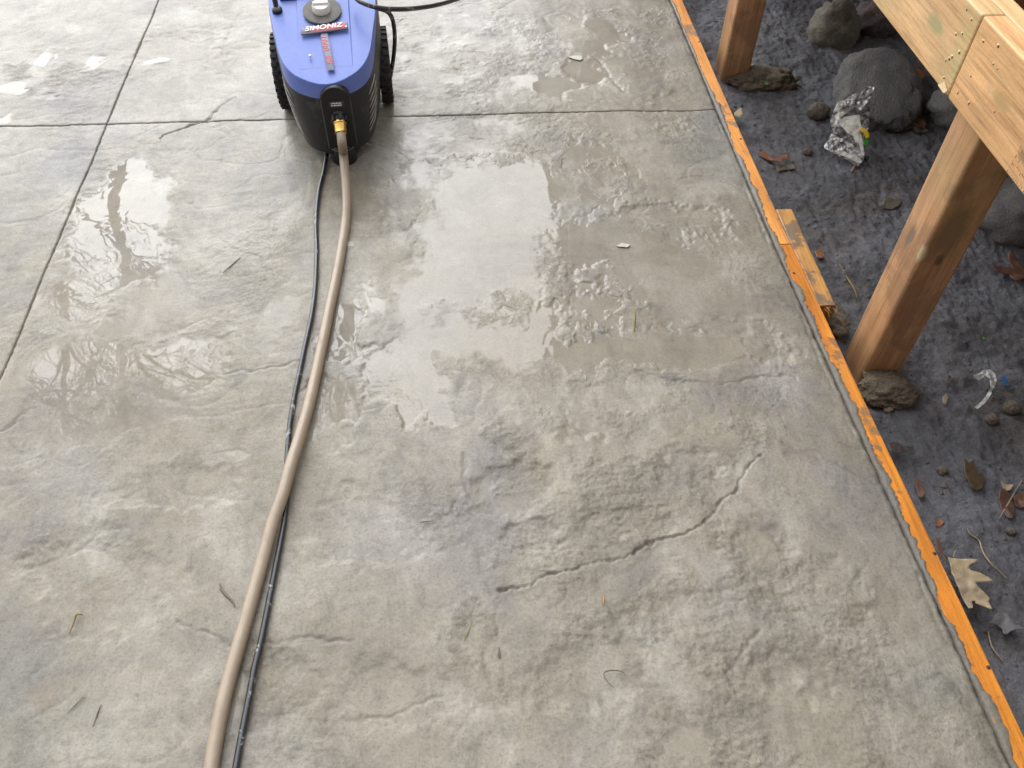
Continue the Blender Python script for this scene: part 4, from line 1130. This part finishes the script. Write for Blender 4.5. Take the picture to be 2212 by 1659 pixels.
# front foot, side ribs, wheels, handle
lathe('front_foot', [(.0001, 0), (.031, 0), (.033, .004), (.030, .03), (.030, .085), (.0001, .085)], BLACK, pw, 24, 'Z', (.010, .036, 0))
for k in range(2):
    tube('foot_clip', [Vector((.010+.0325*math.cos(a), .036+.0325*math.sin(a), .046+.007*k)) for a in np.linspace(math.pi*1.05, math.pi*1.95, 14)], .0011, STEELG, pw, 6)
RIB = mat_plain('dusty_rib', (.30, .285, .26), .7, .3, 60, .2)
for sx in (-1, 1):
    for k in range(7):
        pts = []
        for j in range(9):
            t = j/8
            f = .10 + .105*k + .10*t**1.6
            s_ = .115 - .060*t if sx < 0 else .105 - .050*t
            a = hw(s_); zb = zband(s_); z = zb + (.030-zb)*f
            pts.append(Vector((sx*(a*(1.012+.035*min(1, f*4)-.20*f**1.7)+.0004), .002+s_*(1-.10*f**1.5)+.014*f**1.5-.0004, z)))
        tube('side_rib', pts, [.0006+.0013*math.sin(math.pi*min(1, (j+.6)/9)) for j in range(9)], RIB, pw, 6)
for sx in (-1, 1):
    wl = empty('w', (0, 0, 0)); bpy.data.objects.remove(wl)
    cx_ = sx*.138-.003
    ty = lathe('wheel', [(.050, -.016), (.088, -.016), (.094, -.011), (.095, .0), (.094, .011), (.088, .016), (.050, .016)], RUBBER, pw, 36, 'X', (0, 0, 0))
    auto_smooth(ty, 40); ty.location = (cx_, .325, .0985)
    lathe('hub_cap', [(.0001, -.014), (.046, -.014), (.049, -.010), (.049, .010), (.046, .014), (.0001, .014)], BLACKC, ty, 28, 'X')
    trd = box_bm((-.0155, -.0005), (-.0050, .0050), (.0925, .0985), .0008)
    tme = bpy.data.meshes.new('tread_block'); trd.to_mesh(tme); trd.free(); tme.materials.append(RUBBER)
    for k in range(28):
        for hlf in (0, 1):
            tb_ = bpy.data.objects.new('tread_block', tme); COL.objects.link(tb_); tb_.parent = ty
            tb_.rotation_euler = (2*math.pi*(k+.5*hlf)/28, 0, 0); tb_.location = (hlf*.016, 0, 0)
tube('axle', [Vector((-.15, .325, .0985)), Vector((.15, .325, .0985))], .008, STEELG, pw, 12)
tube('handle', catmull([Vector((-.10, .46, .20)), Vector((-.10, .50, .42)), Vector((-.095, .56, .58)), Vector((0, .58, .61)), Vector((.095, .56, .58)), Vector((.10, .50, .42)), Vector((.10, .46, .20))], 8), .011, BLACKC, pw, 12)
# spray lance parked in its socket on the left shoulder
tube('lance_tip', catmull([Vector((-.112, .250, ztop(.25))), Vector((-.116, .272, ztop(.25)+.045)), Vector((-.120, .30, ztop(.25)+.10)), Vector((-.125, .36, ztop(.25)+.22))], 6), .0065, BLACKC, pw, 12)
on_top('lance_socket', [(.0001, -.004), (.013, -.004), (.0125, .004), (.008, .007), (.0001, .007)], BLACKC, -.112, .250, 0, 20)

# ------------------------------------------------------------------ hose, cord, pressure hose
HR = .0112
def slabpath(pts, r, lifts=None):
    out = []
    for i, q in enumerate(pts):
        z = r + .001 + (lifts[i] if lifts else 0)
        p = G(q[0], q[1], z); out.append(p)
    return out
wm = Matrix.Translation(NOSE) @ Matrix.Rotation(WYAW, 4, 'Z')
h0 = wm @ (c0 + dirc*.040); h1 = wm @ (c0 + dirc*.075)
hp = [(747, 395), (749, 440), (746, 485), (737, 540), (726, 600), (713, 660), (701, 720), (684, 800), (668, 870), (650, 935), (628, 1005), (610, 1070), (589, 1130), (570, 1200), (553, 1262), (534, 1330), (514, 1400), (494, 1470), (476, 1545), (462, 1620), (450, 1700), (436, 1800), (420, 1920)]
lf_ = [.016, .003, 0, 0, 0, 0, 0, 0, .002, .006, .0105, .0108, .006, .001, 0, 0, 0, 0, 0, 0, 0, 0, 0]
q1 = G(742, 335, .058)
hose_pts = catmull([h0, h1, q1] + slabpath(hp, HR, lf_), 10)
o = tube('garden_hose', hose_pts, [HR*(1+.02*mnoise.noise((i*.15, 0, 0))) for i in range(len(hose_pts))], HOSE, None, 20)
tag(o, 'tan vinyl garden hose running from the washer down the slab', 'hose')
CR_ = .0052
cp = [(716, 345), (700, 370), (689, 415), (683, 480), (684, 540), (681, 620), (673, 682), (660, 742), (648, 800), (635, 862), (627, 912), (622, 962), (620, 1012), (621, 1052), (616, 1110), (606, 1170), (594, 1232), (577, 1320), (563, 1388), (550, 1442), (541, 1490), (529, 1552), (516, 1620), (504, 1690), (490, 1780), (476, 1900)]
a_ = wm @ Vector((-.028, .075, .045)); b_p = wm @ Vector((-.036, .040, .012))
cord_pts = catmull([a_, b_p] + slabpath(cp[1:], CR_), 10)
o = tube('power_cord', cord_pts, CR_, CORD, None, 14)
tag(o, 'black power cord flecked with cement lying beside the tan hose', 'cord')
def z1(a, b): return (542.2+a*.2287, b*.2287)
pc = [((960, -60), .33), ((1010, 0), .335), ((1090, 40), .335), ((1180, 68), .33), ((1290, 84), .32), ((1450, 86), .30), ((1600, 72), .27), ((1760, 45), .24), ((1920, 0), .20), ((2100, -70), .14)]
o = tube('pressure_hose', catmull([G(*z1(*q), z) for q, z in pc], 10), .0060, CORD, None, 14)
tag(o, 'black pressure hose looping off the top right of the washer', 'hose')
pc = [((1195, 78), .327), ((1240, 90), .318), ((1290, 112), .305), ((1330, 165), .285), ((1352, 260), .250), ((1358, 380), .205), ((1348, 520), .155), ((1328, 660), .105), ((1300, 790), .060), ((1262, 920), .020), ((1250, 960), .008)]
o = tube('cable_tail', catmull([G(*z1(*q), z) for q, z in pc], 10), .0055, CORD, None, 14)
tag(o, 'black cable hanging down beside the washer right wheel', 'cable')

# ------------------------------------------------------------------ beyond the picture: what the wet slab mirrors, plus one added shading building
BARK = mat_plain('grey_brown_bark', (.11, .09, .07), .85, .3, 8, .4, bscale=30)
def bare_tree(base, p_mid, r0, seed, label, k0=4):
    rs = random.Random(seed)
    b = Vector(base); m_ = Vector(p_mid)
    t = empty('bare_tree', b)
    d0 = (m_-b)
    trunk_pts = [b + d0*(k/8)*1.35 + Vector((mnoise.noise((seed, k*.9, 0))*.10, mnoise.noise((seed+9, k*.9, 0))*.10, 0))*(k > 0) for k in range(9)]
    # end of trunk is d0*1.35
    rr = [r0*(1-.07*k) for k in range(9)]
    V, Fc = tube_geo([p-b for p in trunk_pts], rr, 10)
    mk('trunk', V, Fc, BARK, t, True)
    CV, CF = [], []
    def branch(p, d, ln, r, lvl):
        n = 5
        pts = [p.copy()]; q = p.copy(); dd = d.normalized()
        for k in range(n):
            dd = (dd + Vector((rs.uniform(-.25, .25), rs.uniform(-.25, .25), rs.uniform(-.10, .22)))*.7).normalized()
            q = q + dd*(ln/n); pts.append(q.copy())
        rl = [max(.0035, r*(1-.75*k/n)) for k in range(n+1)]
        v, f = tube_geo(pts, rl, 5 if lvl < 3 else 4, False)
        o_ = len(CV); CV.extend(v); CF.extend([tuple(i+o_ for i in q_) for q_ in f])
        if lvl >= 4: return
        for k in range(1, n+1):
            m2 = 2 if lvl < 3 else 1
            for _ in range(m2):
                if rs.random() < (.85 if lvl < 3 else .5):
                    side = Vector((rs.uniform(-1, 1), rs.uniform(-1, 1), rs.uniform(-.2, .8))).normalized()
                    branch(pts[k], (dd*.6+side*.8), ln*rs.uniform(.45, .66), rl[k]*.62, lvl+1)
    for k in range(k0, 9):
        for _ in range(2 if k < 8 else 4):
            side = Vector((rs.uniform(-1, 1), rs.uniform(-1, 1), rs.uniform(.2, .9))).normalized()
            branch(trunk_pts[k]-b, d0.normalized()*.5+side, rs.uniform(1.2, 2.2), rr[k]*.55, 1)
    mk('crown', CV, CF, BARK, t, True)
    tag(t, label, 'tree', 'bare trees beyond the slab')
def mirror_pt(az, el, D):     # a point seen by reflection in the slab at azimuth, elevation, distance
    return Vector((D*math.sin(rad(az)), D*math.cos(rad(az)), D*math.tan(rad(el))-CAM_H))
def foot(p, q):      # where the line through two trunk points meets the soil
    return p + (q-p)*((-.3-p.z)/(q.z-p.z))
p1, p2 = mirror_pt(-24.0, 31.2, 9.0), mirror_pt(-27.0, 37.3, 9.0)
bare_tree(foot(p1, p2), p2, .115, 3, 'bare tree with a straight leaning trunk beyond the left end of the slab', 6)
bare_tree((-2.3, 7.3, -.3), mirror_pt(-31, 36.5, 7.5), .070, 8, 'slender bare tree in front of the straight leaning one', 5)
p1, p2 = mirror_pt(-10.6, 43.0, 7.0), mirror_pt(-14.0, 51.0, 7.0)
bare_tree(foot(p1, p2), p2, .085, 14, 'slender bare tree straight beyond the pressure washer', 4)
bare_tree((-4.6, 6.2, -.3), mirror_pt(-40, 44, 8.0), .09, 22, 'bare tree farthest to the left beyond the slab', 4)

SIDING = mat_plain('taupe_siding', (.20, .18, .155), .6, .08, 4, .1)
TRIM = mat_plain('house_trim', (.45, .43, .40), .5, .05, 10, .05)
ROOFM = mat_plain('dark_shingle', (.05, .048, .048), .85, .3, 20, .4)
house = empty('house', (4.5, 7.6, -.3))
def hp_(name, x, y, z, mat, parent=house, bev=0.004):
    return from_bm(name, box_bm((x[0]-4.5, x[1]-4.5), (y[0]-7.6, y[1]-7.6), (z[0]+.3, z[1]+.3), bev), mat, parent)
hp_('wall', (1.10, 9.0), (6.10, 9.5), (-.3, 4.15), SIDING, bev=0.0)
hp_('upper_wall', (1.50, 9.0), (6.10, 9.5), (4.15, 7.6), SIDING, bev=0.0)
z = -.25
while z < 7.5:
    hp_('siding_board', (1.155 if z < 4.0 else 1.555, 9.0), (6.075, 6.098), (z, z+.146), SIDING, bev=.003)
    z += .150
hp_('corner_trim', (1.05, 1.15), (6.06, 6.16), (-.3, 4.15), TRIM)
hp_('corner_trim', (1.45, 1.55), (6.06, 6.16), (4.20, 7.6), TRIM)
hp_('eave_cap', (1.02, 1.60), (6.03, 9.5), (4.152, 4.195), TRIM)
wn_ = hp_('window', (3.0, 4.2), (6.03, 6.08), (2.6, 4.0), TRIM)
hp_('pane', (3.08, 4.12), (6.02, 6.035), (2.68, 3.92), mat_plain('window_glass', (.02, .025, .03), .05, .05, 5, 0.0), wn_)
rv = [(1.42, 5.98, 7.55), (9.3, 5.98, 7.55), (9.3, 7.8, 9.3), (1.42, 7.8, 9.3), (9.3, 9.9, 7.55), (1.42, 9.9, 7.55)]
rv = [Vector(p)-Vector((4.5, 7.6, -.3)) for p in rv]; rv2 = [p+Vector((0, 0, .14)) for p in rv]
mk('roof', rv+rv2, [(0, 1, 2, 3), (3, 2, 4, 5), (6, 7, 8, 9), (9, 8, 10, 11), (0, 1, 7, 6), (4, 5, 11, 10), (1, 2, 8, 7), (2, 4, 10, 8), (0, 3, 9, 6), (3, 5, 11, 9)], ROOFM, house)
tag(house, 'tall taupe sided house beyond the deck, mirrored in the wet slab', 'house')
back = empty('added_shade_building', (0, -4.2, -.3))  # unseen building added to keep light off faces turned to the camera
BRICKM = mat_plain('brown_brick', (.13, .085, .065), .85, .2, 12, .3, bscale=60)
from_bm('wall', box_bm((-7, 8), (-2, 0), (0, 7.2), .01), BRICKM, back)
dr = from_bm('door', box_bm((-1.4, -.5), (-.02, .05), (.15, 2.25), .006), TRIM, back)
lathe('handle', [(.0001, 0), (.03, 0), (.03, .05), (.0001, .05)], STEELG, dr, 16, 'Y', (-.58, .05, 1.15))
tag(back, 'unseen brown brick building added behind the camera to shade the front faces', 'building')
